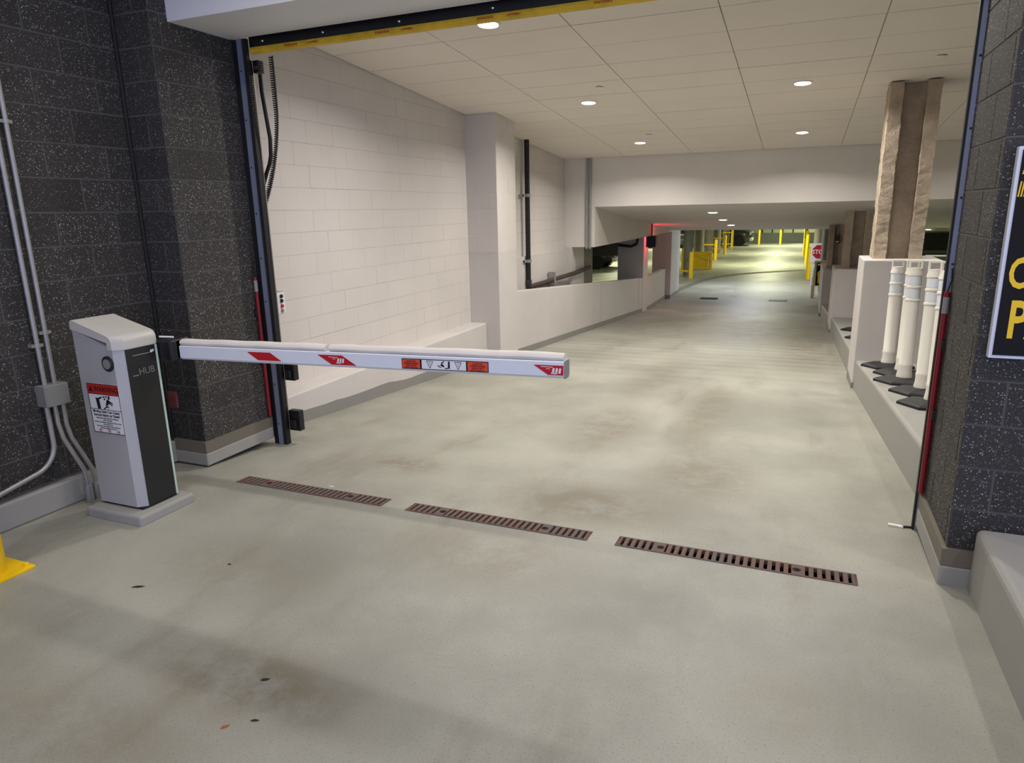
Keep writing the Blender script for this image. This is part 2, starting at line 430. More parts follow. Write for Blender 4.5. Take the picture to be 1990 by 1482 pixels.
# right pier
PRB = MB().box(XR_PIER + .0025, 3.4, Y_PIER - .004, 4.19, 0, 3.75).build('wall_pier_right', MT['dark_mortar'], label='dark speckled block pier carrying the black and yellow sign', cat='wall', kind='structure')
block_face(PRB, (XR_PIER, Y_PIER - .004, 0), 0, 2.4, 0, 15, MT['dark_block'], phase=.15)
block_face(PRB, (XR_PIER + .0025, 4.18, 0), -PI / 2, 4.18 - Y_PIER + .008, 0, 15, MT['dark_block'], phase=.4)
MB().tube([(XL_OUT + .014, Y_PIER - .012, .18), (XL_OUT + .014, Y_PIER - .012, 3.6)], .011, 8).build('sealant_joint', MT['black'], parent=WL)

# plinths at the foot of the dark walls
p = MB().box(-4.3, XL_OUT + .045, -7, Y_PIER - .02, 0, .165)
p.build('baseboard_left', MT['curb'], label='grey painted concrete curb along the foot of the left dark wall', cat='curb', kind='structure', bevel=.012)
p = MB().box(-4.16, XL_PIER + .02, Y_PIER - .025, 4.15, 0, .095)
bb = p.build('baseboard_pier_left', MT['curb'], label='concrete plinth under the left dark block pier', cat='plinth', kind='structure', bevel=.008)
MB().box(-4.16, XL_PIER + .018, Y_PIER - .023, 4.15, .096, ZB).build('bare_band', MT['bare_conc'], parent=bb)
p = MB().box(XR_PIER - .02, 3.4, Y_PIER - .022, 4.15, -.02, .09)
bb = p.build('baseboard_pier_right', MT['curb'], label='concrete plinth under the right dark block pier', cat='plinth', kind='structure', bevel=.008)
MB().box(XR_PIER - .018, 3.4, Y_PIER - .02, 4.15, .091, ZB).build('bare_band', MT['bare_conc'], parent=bb)

# header over the doorway
MB().box(XL_PIER, 3.4, 3.62, 4.155, 2.975, 3.75).build('wall_header', MT['header'], label='pale painted header beam above the garage doorway', cat='header', kind='structure')
# unseen entry canopy, kept deep so sky light enters only near the horizontal
MB().box(-4.6, 7, -4.5, 3.62, 3.75, 3.95).build('ceiling_unseen_canopy', MT['soffit'], label='unseen pale canopy ceiling over the entry lane, limiting the sky light', cat='ceiling', kind='structure')

# white inside wall, left
WW = MB().box(-4.7, XL_IN - .002, 4.19, 13.29, -1.3, 3.9).build('wall_white_left', MT['white_mortar'], label='white painted block wall on the left of the ramp', cat='wall', kind='structure')
block_face(WW, (XL_IN - .002, 4.2, 0), PI / 2, 8.92 - 4.2, 0, 17, MT['white_block'], phase=.2, joint=.0048, jv=.0018, recess=.0018, zmax=lambda q: cz(q.y) + .1)
block_face(WW, (XL_IN - .002, 9.6, 0), PI / 2, 13.27 - 9.6, 4, 15, MT['white_block'], phase=.6, joint=.0048, jv=.0018, recess=.0018, zmax=lambda q: cz(q.y) + .1)
# pilaster
XC, YC0, YC1 = -3.91, 8.92, 9.60
PW = MB().box(XL_IN - .1, XC - .0015, YC0 + .0015, YC1, -.5, 1.05)
PW = PW.box(XL_IN - .1, XC - .0015, YC0 + .0015, YC1, 1.05, 3.2).build('wall_pilaster', MT['white_conc'], label='white pilaster projecting from the white block wall', cat='pilaster', kind='structure')
block_face(PW, (XL_IN, YC0 + .0015, 0), 0, XC - XL_IN - .003, 5, 14, MT['white_block'], phase=.15, joint=.0048, jv=.0018, recess=.0018)
block_face(PW, (XC - .0015, YC0, 0), PI / 2, YC1 - YC0, 5, 14, MT['white_block'], phase=.5, joint=.0048, jv=.0018, recess=.0018)

# ramp curb along white wall with grey band
XK = -4.12
MB().prism([(4.2, fz(4.2) - .2), (8.92, fz(8.92) - .2), (8.92, .19), (4.2, .185)], XL_IN - .02, XK).build('curb_ramp_left', MT['white_conc'], label='thick white curb at the foot of the white block wall', cat='curb', kind='structure', bevel=.015)
band = MB(); ya = 4.21; top = []
while ya < 8.91:
    top.append((ya, fz(ya) + .115 + .012 * math.sin(ya * 5.3) * math.sin(ya * 2.1 + 1) + random.uniform(-.006, .006))); ya += .16
band.prism([(4.21, fz(4.21) - .05), (8.915, fz(8.915) - .05)] + [(8.915, fz(8.915) + .12)] + list(reversed(top)), XK - .01, XK + .006)
band.build('baseboard_ramp_left', MT['curb_dark'], label='wavy grey painted band along the left ramp curb', cat='paint band', kind='structure')

# half wall further down, with panels
XH = -3.92
hw = MB().prism([(9.6, fz(9.6) - .3), (18.7, fz(18.7) - .3), (18.7, -.09), (13.9, .262), (9.6, .572)], XH - .16, XH).build('wall_half_left', MT['white_conc'], label='white half wall along the left of the ramp', cat='half wall', kind='structure', bevel=.01)
for y in (13.85, 14.45, 18.2):
    MB().prism([(y, fz(y) + .1), (y + .025, fz(y) + .1), (y + .025, .56 - .0722 * (y - 9.6)), (y, .56 - .0722 * (y - 9.6))], XH - .01, XH + .004).build('joint_strip', MT['white_mortar'], parent=hw)
MB().prism([(9.6, fz(9.6) - .05), (18.7, fz(18.7) - .05), (18.7, fz(18.7) + .1), (9.6, fz(9.6) + .1)], XH - .01, XH + .012).build('baseboard_half_left', MT['curb_dark'], label='grey base strip along the white half wall', cat='paint band', kind='structure')
hw2 = MB().box(XH - .16, XH - .02, 19.3, 22.4, LOWZ, -.13).build('wall_half_far', MT['white_conc'], label='short white half wall before the far pillar', cat='half wall', kind='structure')
MB().box(XH - .03, XH - .012, 19.3, 22.4, LOWZ + .03, LOWZ + .15).build('baseboard_half_far', MT['curb_dark'], label='grey base strip of the short white half wall', cat='paint band', kind='structure')
# lower back ledge behind the half wall
MB().prism([(9.6, -.7), (13.29, -.7), (13.29, 1.0), (9.6, 1.0)], XL_IN - .02, XL_IN + .05).build('wall_ledge_left', MT['white_conc'], label='low white concrete ledge behind the black drain pipe', cat='ledge', kind='structure')
# pillar stubs and pillars at the left openings
MB().box(-4.4, -4.21, 14.15, 14.75, -1.1, 1.03).build('wall_stub_left', MT['bare_conc'], label='rough bare concrete stub at the opening beside the ramp', cat='pillar', kind='structure')
MB().box(-4.4, -4.22, 13.29, 14.15, -1.1, 1.03).build('wall_return_left', MT['white_conc'], label='pale return wall behind the sloping rusty pipe', cat='wall', kind='structure')
MB().box(-4.62, XH + .005, 18.7, 19.3, LOWZ, 1.03).build('wall_pillar_middle', MT['white_conc'], label='pale pillar beside the red signal', cat='pillar', kind='structure')
fp = MB().box(-4.40, -3.80, 22.4, 24.1, LOWZ, 1.7).build('wall_pillar_far', MT['white_conc'], label='white pillar at the bottom of the ramp', cat='pillar', kind='structure')
MB().box(-4.41, -3.79, 22.39, 24.11, LOWZ, LOWZ + .15).build('base_band', MT['curb_dark'], parent=fp)

# ------------------------------------------------------------------ ceilings
ceil = MB().prism([(4.16, cz(4.16) + .012), (13.29, cz(13.29) + .012), (13.29, cz(13.29) + .2), (4.16, cz(4.16) + .2)], -4.5, 7.0)
ceil = ceil.build('ceiling', MT['grid'], label='sloping suspended ceiling of pale tiles over the ramp', cat='ceiling', kind='structure')
gx = [XL_IN + .004, -3.158, -1.939, -.72, .498, 1.717, 2.936, 4.155, 5.374, 6.593]
gy = [4.17] + [6.056 + .61 * k for k in range(-3, 12)] + [13.28]
gap = .009; tl = math.atan(CS)
_tc = {}
for i in range(len(gx) - 1):
    for j in range(len(gy) - 1):
        w, d = gx[i + 1] - gx[i] - gap, (gy[j + 1] - gy[j] - gap) / math.cos(tl)
        if w < .05 or d < .03: continue
        k = (round(w, 3), round(d, 3))
        if k not in _tc: _tc[k] = MB().box(-w / 2, w / 2, -d / 2, d / 2, 0, .016).mesh('ceiling_tile', MT['tile'])
        o = bpy.data.objects.new('ceiling_tile', _tc[k]); COL.objects.link(o); o.parent = ceil
        xc, yc = (gx[i] + gx[i + 1]) / 2, (gy[j] + gy[j + 1]) / 2
        o.location = Vector((xc, yc, cz(yc) + random.uniform(0, .0015))) - wo(ceil); o.rotation_euler = (-tl, 0, 0)
# dropped bulkhead with sloping underside
SF0, SF1 = 1.80, 1.07
def sz(y): return SF0 + (SF1 - SF0) * (y - 13.29) / (22.1 - 13.29)
MB().prism([(13.29, SF0), (22.1, SF1), (22.1, 3.6), (13.29, 3.6)], -3.76, 7.0).build('ceiling_bulkhead', MT['soffit'], label='dropped bulkhead with sloping underside across the ramp', cat='bulkhead', kind='structure')
MB().box(-4.45, -3.755, 13.29, 22.3, 1.03, 3.6).build('wall_fascia_left', MT['soffit'], label='white fascia hanging at the left of the bulkhead', cat='fascia', kind='structure')
# lower level shell
MB().box(-17, -4.45, 13.3, 66, 1.7, 1.9).build('ceiling_lower_left', MT['ceil_lower'], label='concrete ceiling of the lower level on the left', cat='ceiling', kind='structure')
MB().box(-4.45, 10, 22.3, 66, 1.7, 1.9).build('ceiling_lower', MT['ceil_lower'], label='concrete ceiling of the lower level', cat='ceiling', kind='structure')
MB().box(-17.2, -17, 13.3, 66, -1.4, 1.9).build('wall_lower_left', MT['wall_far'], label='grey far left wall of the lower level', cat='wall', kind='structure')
MB().box(10, 10.2, 4, 66, -1.4, 3.9).build('wall_right', MT['wall_pale'], label='pale right wall of the garage', cat='wall', kind='structure')
MB().box(7, 10.2, 4.1, 4.3, -1.4, 3.9).build('wall_right_return', MT['wall_pale'], label='pale return wall right of the doorway', cat='wall', kind='structure')
MB().box(3.4, 7.2, 4.1, 4.3, -.4, 3.9).build('wall_front_right', MT['dark_mortar'], label='dark front wall right of the sign pier', cat='wall', kind='structure')
MB().box(7, 10.2, 4.3, 22.4, 3.0, 3.2).build('ceiling_right', MT['ceil_lower'], label='plain ceiling beyond the tiles on the right', cat='ceiling', kind='structure')
MB().box(7, 10.2, 22.2, 22.3, 1.7, 3.2).build('wall_right_drop', MT['ceil_lower'], label='drop wall between the two right ceilings', cat='wall', kind='structure')
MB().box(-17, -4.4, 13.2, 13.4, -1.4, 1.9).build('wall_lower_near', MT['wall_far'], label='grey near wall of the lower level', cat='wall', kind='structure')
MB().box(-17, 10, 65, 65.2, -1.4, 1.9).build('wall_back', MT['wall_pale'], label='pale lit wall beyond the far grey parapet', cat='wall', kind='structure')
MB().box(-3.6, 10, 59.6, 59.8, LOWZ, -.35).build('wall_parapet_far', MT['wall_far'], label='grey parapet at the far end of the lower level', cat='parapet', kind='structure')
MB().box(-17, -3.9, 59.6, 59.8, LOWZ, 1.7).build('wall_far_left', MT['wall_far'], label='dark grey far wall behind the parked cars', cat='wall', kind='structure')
MB().box(7, 10, 4.3, 20.5, -1.3, -.05).build('floor_right', MT['floor_lower'], label='raised floor at the far right of the ramp', cat='floor', kind='structure')

# ------------------------------------------------------------------ right-hand islands
CH = .34
def edge_x(y): return .83 + (.67 - .83) * (y - 4.1) / (8.75 - 4.1)
def sloped_curb(x0a, x0b, x1, y0, y1, h):
    m = MB()
    vs = [(x0a, y0, fz(y0) - .2), (x1, y0, fz(y0) - .2), (x1, y1, fz(y1) - .2), (x0b, y1, fz(y1) - .2),
          (x0a, y0, fz(y0) + h), (x1, y0, fz(y0) + h), (x1, y1, fz(y1) + h), (x0b, y1, fz(y1) + h)]
    return m.add(vs, [(0, 3, 2, 1), (4, 5, 6, 7), (0, 1, 5, 4), (1, 2, 6, 5), (2, 3, 7, 6), (3, 0, 4, 7)])
sloped_curb(.83, .69, 2.1, 4.16, 8.76, CH).build('kerb_island_near', MT['curb'], label='sloping concrete island carrying the white delineator posts', cat='curb', kind='structure', bevel=.03, segs=3)
sloped_curb(.70, .68, 2.1, 9.55, 15.2, .32).build('kerb_island_middle', MT['curb'], label='sloping concrete island between the two nearer pedestals', cat='curb', kind='structure', bevel=.03, segs=3)
sloped_curb(.64, .60, 2.1, 16.3, 19.3, .30).build('kerb_island_far', MT['curb'], label='sloping concrete island before the farthest pedestal', cat='curb', kind='structure', bevel=.03, segs=3)
sloped_curb(.835, .835, 3.4, -2.0, 3.46, .315).build('kerb_entry_right', MT['curb'], label='raised concrete curb at the right of the entry lane', cat='curb', kind='structure', bevel=.03, segs=3)
def pedestal(name, x0, x1, y0, y1, zt, label):
    o = MB().box(x0, x1, y0, y1, fz((y0 + y1) / 2) - .3, zt).build(name, MT['white_conc'], label=label, cat='pedestal', kind='structure', bevel=.012)
    MB().box(x0 - .004, x1, y0 - .004, y1, fz(y0) - .2, fz(y0) + .07).build('base_band', MT['curb_dark'], parent=o)
pedestal('wall_pedestal_near', .67, 1.45, 8.75, 9.55, 1.135, 'white painted pedestal behind the delineator posts')
pedestal('wall_pedestal_middle', .655, 1.5, 15.2, 16.3, .50, 'grey white pedestal second along the right island')
pedestal('wall_pedestal_far', .57, 1.5, 19.3, 21.9, .12, 'pale pedestal at the foot of the ramp beside yellow sign')

def rough_column(name, x0, x1, y0, y1, z0, z1, label, levels=96, fl=.13, chip=False):
    ym = (y0 + y1) / 2; w = .045
    P = [(x0, y0), (x0 + fl, y0), (x0 + fl, ym - w), (x1 - fl, ym - w), (x1 - fl, y0), (x1, y0), (x1, y1), (x1 - fl, y1), (x1 - fl, ym + w), (x0 + fl, ym + w), (x0 + fl, y1), (x0, y1)]
    ring0 = []
    for i in range(len(P)):
        a, b = Vector(P[i]), Vector(P[(i + 1) % len(P)]); n = max(2, int((b - a).length / .028))
        for k in range(n): ring0.append(a + (b - a) * k / n)
    cx, cy = (x0 + x1) / 2, ym; rings = []
    for j in range(levels + 1):
        z = z0 + (z1 - z0) * j / levels; r = []
        for q in ring0:
            v = Vector((q.x * 7, q.y * 7, z * 7)); nv = noise.noise_vector(v) * .007 + noise.noise_vector(v * 3.3) * .004 + noise.noise_vector(v * 9) * .007
            fr = 1.0
            web = abs(q.y - ym) < w + .01
            x, y = q.x + nv.x, q.y + nv.y
            if web and j < 3: y += (-.06 * (3 - j) / 3) * (1 if q.y < ym else -1)
            r.append((x, y, z))
        rings.append(r)
    return MB().loft(rings).build(name, MT['fire'], label=label, cat='column', smooth=True)
rough_column('fireproofed_column', .775, 1.265, 8.96, 9.36, 1.135, cz(9.15), 'rough brown fireproofed steel column on the pedestal behind the posts')
rough_column('fireproofed_column', .80, 1.27, 15.45, 15.9, .50, sz(15.7) + .02, 'shorter rough brown column on the second pedestal', levels=50)
rough_column('fireproofed_column', .66, 1.05, 20.0, 20.4, .12, sz(20.2) + .02, 'farthest rough brown column partly hidden behind the second column', levels=40)
al = MB().box(.80, .92, 19.90, 19.96, .78, .98).build('alarm_pull_box', MT['alarm'], label='dark red alarm box on the farthest rough column', cat='alarm box')
MB().tube([(.86, 19.93, .98), (.86, 19.93, 1.25)], .012, 8).build('conduit', MT['galv'], parent=al)
MB().box(.82, .90, 19.895, 19.9, .80, .83).build('handle', MT['white'], parent=al)

# ------------------------------------------------------------------ lamps
def downlight(x, y, z, tilt, power, label, group, r=.085, cam=True):
    t = empty('recessed_downlight', (x, y, z), label, 'ceiling light', group); t.rotation_euler = (-tilt, 0, 0)
    prof = [(r + .018, .0), (r + .018, -.006), (r + .004, -.010), (r, -.004), (r, .0)]
    MB().lathe(prof, n=28).build('trim_ring', MT['trimwhite'], t, local=True, smooth=True)
    MB().lathe([(r - .001, -.003), (r * .6, -.014), (.004, -.018)], n=28).build('lens', MT['lens'], t, local=True, smooth=True)
    ld = bpy.data.lights.new('downlight', 'AREA'); ld.shape = 'DISK'; ld.size = 2 * r * .9; ld.energy = power; ld.color = LAMP_WARM; ld.spread = math.radians(153)
    lo = bpy.data.objects.new('downlight_beam', ld); COL.objects.link(lo); lo.parent = t; lo.location = (0, 0, -.022)
    return t
G1 = 'downlights in the sloping tile ceiling'
IL = [(-2.57, 5.77, 'ceiling downlight half hidden behind the yellow door edge'), (-2.582, 8.815, 'ceiling downlight left of centre above the white pilaster'),
      (-2.593, 11.89, 'ceiling downlight nearest the top of the black drain pipe'), (-.114, 8.72, 'ceiling downlight on the right, upper of the two near the rough column'),
      (-.108, 11.80, 'ceiling downlight on the right close to the bulkhead'), (-.11, 5.70, 'ceiling downlight just above the top edge of the picture'),
      (2.35, 5.72, 'ceiling downlight hidden behind the right pier, nearest the door'), (2.35, 8.75, 'ceiling downlight hidden behind the right pier, middle one'), (2.35, 11.8, 'ceiling downlight hidden behind the right pier, farthest one')]
for x, y, lb in IL: downlight(x, y, cz(y), tl, LAMP_W * (.3 if x > 2 else 1), lb, G1)
G2 = 'downlights in the bulkhead underside'
st = math.atan((SF0 - SF1) / (22.1 - 13.29))
for x, y, lb in [(-1.75, 15.2, 'bulkhead downlight nearest the camera'), (-1.77, 17.5, 'middle downlight of the bulkhead row'), (-1.77, 19.65, 'bulkhead downlight farthest down the ramp')]:
    downlight(x, y, sz(y), st, SOFFIT_W, lb, G2, r=.10)
G3 = 'downlights in the entry canopy'
for x, lb in [(-2.58, 'canopy downlight above the gate arm, out of view'), (-.11, 'canopy downlight above the lane centre, out of view'), (2.35, 'canopy downlight above the right curb, out of view')]:
    for y in (2.3, -.8):
        downlight(x, y, 3.75, 0, CANOPY_W, lb if y > 0 else lb.replace('above', 'behind the camera above'), G3)
def tube_light(x, y, power, label, color=LOWER_COLOR):
    t = empty('tube_light', (x, y, 1.7), label, 'ceiling light', 'tube lights of the lower level')
    MB().box(-.6, .6, -.08, .08, -.07, -.001).build('housing', MT['trimwhite'], t, local=True)
    MB().box(-.58, .58, -.065, .065, -.09, -.071).build('diffuser', MT['lens_lower'], t, local=True)
    ld = bpy.data.lights.new('tube', 'AREA'); ld.shape = 'RECTANGLE'; ld.size = 1.15; ld.size_y = .12; ld.energy = power; ld.color = color
    lo = bpy.data.objects.new('tube_beam', ld); COL.objects.link(lo); lo.parent = t; lo.location = (0, 0, -.1)
for x, y, lb in [(-1.6, 26, 'nearest'), (-1.6, 37, 'second'), (-1.6, 46, 'third'), (-1.6, 55, 'farthest')]:
    tube_light(x, y, LOWER_W * (.55 if y < 30 else 1), lb + ' tube light over the lower aisle, above the bulkhead edge', (.80, .84, 1.0) if y < 30 else LOWER_COLOR)
for x, y, lb in [(-9, 25, 'nearest'), (-9, 37, 'middle'), (-9, 50, 'farthest')]:
    tube_light(x, y, LOWER_W, lb + ' tube light over the parking bays on the left')
for x, y, lb in [(4.4, 27.0, 'nearest'), (5, 38, 'middle'), (5, 50, 'farthest')]:  # nearest tube is added ahead of the black car to brighten it
    tube_light(x, y, LOWER_W, lb + ' tube light over the parking bays on the right')
tube_light(0, 62, LOWER_W * .6, 'tube light behind the far grey parapet')
for x, y, lb in [(-2.253, 8.12, 'sprinkler cover behind the left pilaster downlight'), (-2.302, 11.2, 'sprinkler cover beside the downlight near the drain pipe'), (1.103, 8.10, 'sprinkler cover in the ceiling above the rough column')]:
    MB().lathe([(.045, 0), (.045, -.008), (.036, -.014), (.004, -.016)], (x, y, cz(y) - .002), 20).build('sprinkler_cover', MT['tile'], label=lb, cat='sprinkler', group='sprinkler covers in the tile ceiling', smooth=True)

# ------------------------------------------------------------------ barrier gate
bx0, bx1, by0, by1, bz0 = -3.855, -3.505, 2.632, 2.895, .065
MB().prism([(-3.90, 2.555), (-3.44, 2.555), (-3.44, 2.95), (-3.90, 2.95)], -.01, .062, 'z').build('equipment_pad', MT['curb'], label='low concrete pad under the barrier gate cabinet', cat='pad', bevel=.015)
gate = empty('barrier_gate', ((bx0 + bx1) / 2, (by0 + by1) / 2, bz0 - .003), 'silver barrier gate cabinet with black front panel and long white arm', 'barrier gate')
ch = .045
foot = [(bx0, by0), (bx1 - ch, by0), (bx1, by0 + ch * .9), (bx1, by1 - .02), (bx1 - .02, by1), (bx0, by1)]
def slope_z(x): return 1.142 + (1.062 - 1.142) * (x - bx0) / (bx1 - bx0)
bodym = MB(); nf = len(foot)
bodym.add([(x, y, bz0 + .012) for x, y in foot] + [(x, y, slope_z(x) - (.03 if x > bx1 - .06 else 0)) for x, y in foot],
          [tuple(range(nf - 1, -1, -1)), tuple(range(nf, 2 * nf))] + [(i, (i + 1) % nf, nf + (i + 1) % nf, nf + i) for i in range(nf)])
body = bodym.build('cabinet_body', MT['silver'], gate)
MB().box(bx0 + .01, bx1 - .01, by0 + .01, by1 - .01, bz0 - .003, bz0 + .012).build('base_gasket', MT['black'], gate)
def capsec(y, dx=0.0):
    e = .006; xr = bx1 + e - dx
    pts = [(bx0 - e, 1.142), (bx1 - .075, 1.074), (bx1 - .06 - dx * .3, 1.034), (xr, 1.032)]
    for k in range(0, 8):
        a = k / 7 * PI / 2 * .86
        pts.append((xr - .05 + .05 * math.cos(a), 1.072 + .045 * math.sin(a)))
    pts += [(bx0 + .012, 1.194), (bx0 - e, 1.184)]
    return [(x, y, z) for x, z in pts]
cap = MB().loft([capsec(by0 - .005, ch), capsec(by0 + .012, ch * .6), capsec(by0 + ch * .9, 0), capsec(by1 - .02, 0), capsec(by1 + .005, .015)])
cap.build('cabinet_cap', MT['cap'], gate, label='cream sloping lid', smooth=True)
fpn = MB().box(bx1 - .002, bx1 + .004, by0 + ch * .9 + .003, by1 - .024, bz0 + .014, 1.028).build('front_panel', MT['black_panel'], gate, label='black front panel')
MB().box(bx1 - .002, bx1 + .006, by1 - .0235, by1 - .010, bz0 + .014, 1.028).build('edge_strip', MT['edge_green'], gate)
ty = by0 + ch * .9
text('logo_lettering', 'HUB', .058, MT['boxgrey'], fpn, (bx1 + .0052, ty + .069, .868), '+x', bold=-.0006, sx=.93)
MB().box(bx1 + .004, bx1 + .0052, ty + .030, ty + .066, .868, .873).build('logo_mark', MT['boxgrey'], fpn)
MB().box(bx1 + .004, bx1 + .0052, ty + .045, ty + .16, .985, .989).build('logo_mark', MT['boxgrey'], fpn)
MB().lathe([(.009, 0), (.009, .0012)], (bx1 + .004, ty + .172, .993), 12, 'x').lathe([(.007, 0), (.007, .0012)], (bx1 + .004, ty + .183, .996), 12, 'x').build('logo_mark', MT['white'], fpn)
lk = MB().lathe([(.045, 0), (.045, -.008), (.036, -.014), (.030, -.010)], (-3.595, by0, .953), 28, 'y').build('lock', MT['black'], gate, smooth=True)
MB().lathe([(.030, 0), (.030, -.013), (.004, -.0135)], (-3.595, by0, .953), 24, 'y').build('lock_core', MT['boxgrey'], lk, smooth=True)
# warning sticker on the silver side
sx0, sx1, sz0, sz1 = -3.805, -3.548, .528, .828
yy = by0 - .001
stk = MB().box(sx0, sx1, yy - .0012, yy + .001, sz0, sz1).build('warning_sticker', MT['white'], gate, label='white warning sticker with red band')
def lin_rect(x0, x1, z0, z1, mat, y=yy - .0016, n='sticker_print', par=None, d=.0008):
    return MB().box(x0, x1, y - d, y, z0, z1).build(n, mat, par or stk)
zt = .767
lin_rect(sx0, sx1, zt, sz1, MT['warn_red'])
bw = .0035
m = MB()
for a in ((sx0, sx1, sz1 - bw, sz1), (sx0, sx1, sz0, sz0 + bw), (sx0, sx0 + bw, sz0, sz1), (sx1 - bw, sx1, sz0, sz1), (sx0, sx1, zt - bw, zt), (sx0, sx1, .672, .675)):
    m.box(a[0], a[1], yy - .003, yy - .0022, a[2], a[3])
m.build('sticker_border', MT['ink'], stk)
text('sticker_lettering', 'WARNING', .047, MT['ink'], stk, (sx0 + .052, yy - .003, zt + .014), sx=.88, bold=.0008)
MB().prism([(sx0 + .010, zt + .012), (sx0 + .046, zt + .012), (sx0 + .028, zt + .047)], yy - .003, yy - .0022, 'y').build('warning_triangle', MT['ink'], stk)
pm = MB()
def pp(*pts): pm.prism([(sx0 + x, .672 + z) for x, z in pts], yy - .003, yy - .0022, 'y')
pp((.065, .005), (.09, .005), (.085, .065), (.058, .072)); pp((.082, .06), (.11, .072), (.108, .08), (.076, .07))
for k in range(3): pp((.118 + k * .022, .074 + k * .002), (.132 + k * .022, .076 + k * .002), (.134 + k * .022, .084 + k * .002), (.12 + k * .022, .082 + k * .002))
pp((.135, .03), (.155, .03), (.168, .062), (.15, .066)); pp((.135, .032), (.16, .018), (.156, .012), (.138, .02)); pp((.142, .018), (.118, .002), (.112, .006), (.135, .022))
pp((.160, .062), (.196, .045), (.194, .039), (.158, .052)); pp((.160, .052), (.192, .033), (.190, .028), (.156, .044))
pm.lathe([(.008, 0), (.008, .0008)], (sx0 + .168, yy - .003, .672 + .073), 12, 'y').lathe([(.006, 0), (.006, .0008)], (sx0 + .132, yy - .003, .672 + .066), 12, 'y')
pm.build('gate_pictogram', MT['ink'], stk)
cxm = (sx0 + sx1) / 2
text('sticker_lettering', 'Moving Gate Can Cause\nSerious Injury or Death', .0225, MT['ink'], stk, (cxm, yy - .003, .653), align='CENTER', bold=.0002, sx=1.0, lead=.95)
text('sticker_lettering', 'Keep Clear! Gate May Move Without\nPrior Warning', .0118, MT['ink'], stk, (cxm, yy - .003, .616), align='CENTER')
text('sticker_lettering', 'Do Not Let Children Operate the Gate or Play\nin the Gate Area', .0115, MT['ink'], stk, (cxm, yy - .003, .591), align='CENTER')
text('sticker_lettering', 'This Gate is for Vehicles Only. Pedestrians\nMust Use Separate Entrance', .0115, MT['ink'], stk, (cxm, yy - .003, .5665), align='CENTER')
def ring(c, r, w, mat, nm, n=22):
    m_ = MB(); v = []; f = []
    for i in range(n):
        a = 2 * PI * i / n
        for q in (r, r - w): v.append((c[0] + q * math.cos(a), yy - .0026, c[1] + q * math.sin(a)))
    for i in range(n): j = (i + 1) % n; f.append((2 * i, 2 * j, 2 * j + 1, 2 * i + 1))
    m_.add(v, f); s_ = r * .707
    m_.prism([(c[0] - s_, c[1] + s_ - .001), (c[0] - s_ + .001, c[1] + s_), (c[0] + s_, c[1] - s_ + .001), (c[0] + s_ - .001, c[1] - s_)], yy - .0028, yy - .0024, 'y')
    return m_.build(nm, mat, stk)
for k in range(3):
    c = (sx0 + .055 + k * .075, .543); ring(c, .0125, .0018, MT['red'], 'prohibition_symbol')
    MB().prism([(c[0] - .007, c[1] - .002), (c[0] + .007, c[1] - .002), (c[0] + .003, c[1] + .005), (c[0] - .003, c[1] + .004)], yy - .0024, yy - .002, 'y').build('prohibition_figure', MT['ink'], stk)
# arm assembly
ax0, ax1, ay = -3.44, -.977, 2.955
rise = (1.045 - .985) / (ax1 - ax0)
def az(x): return .985 + rise * (x - ax0)
MB().box(-3.52, -3.40, 2.895, 3.02, .925, 1.05).build('arm_bracket', MT['black_steel'], gate, bevel=.012)
MB().prism([(-3.40, .915), (ax0 + .03, .935), (ax0 + .03, 1.05), (-3.40, 1.04)], 2.94, 3.03, 'y').build('arm_clamp', MT['black_steel'], gate)
MB().tube([(-3.52, 2.93, 1.062), (ax0 + .0, 2.96, 1.058)], .006, 8).build('bracket_pin', MT['white'], gate)
MB().box(-3.53, -3.46, 2.93, 2.945, .62, .72).build('rear_reflector', MT['alarm'], gate)
def arm_ring(x, prof): return [(x, ay + py, az(x) + pz) for py, pz in prof]
prof = [(0, -.049), (.012, -.061), (.060, -.061), (.072, -.049), (.072, .014), (.060, .022), (.006, .022), (0, .018)]
arm = MB().loft([arm_ring(ax0, prof), arm_ring(ax1, prof)]).build('gate_arm', MT['white_alu'], gate, label='white aluminium gate arm')
MB().loft([[(ax1 + d, ay + py * 1.02, az(ax1) + pz * 1.04) for py, pz in prof] for d in (0, .004)]).build('end_cap', MT['boxgrey'], arm)
fo = [(.036 + .033 * math.cos(a), .038 + .021 * math.sin(a)) for a in [2 * PI * k / 14 for k in range(14)]]
XS = -2.327
def foam_seg(x0, x1):
    n = 14; rings = []
    for i in range(n + 1):
        x = x0 + (x1 - x0) * i / n; sc = .86 if i in (0, n) else 1.0
        rings.append([(x, ay + .036 + (py - .036) * sc, az(x) + .038 + (pz - .038) * sc + .0015 * math.sin(i * 1.7)) for py, pz in fo])
    MB().loft(rings).build('foam_edge', MT['foam'], arm, label='white foam padding along the top of the arm', smooth=True)
foam_seg(ax0 + .005, XS - .012); foam_seg(XS + .012, ax1 - .004)
def arm_quad(x0, x1, za, zb, skew, mat, nm, d=.0015, clip=None):
    pts = [(x0, za), (x1, za), (x1 + skew, zb), (x0 + skew, zb)]
    if clip: pts = [(min(x, clip), z) for x, z in pts]
    return MB().prism([(x, az(x) + z) for x, z in pts], ay - d, ay + .0005, 'y').build(nm, mat, arm)
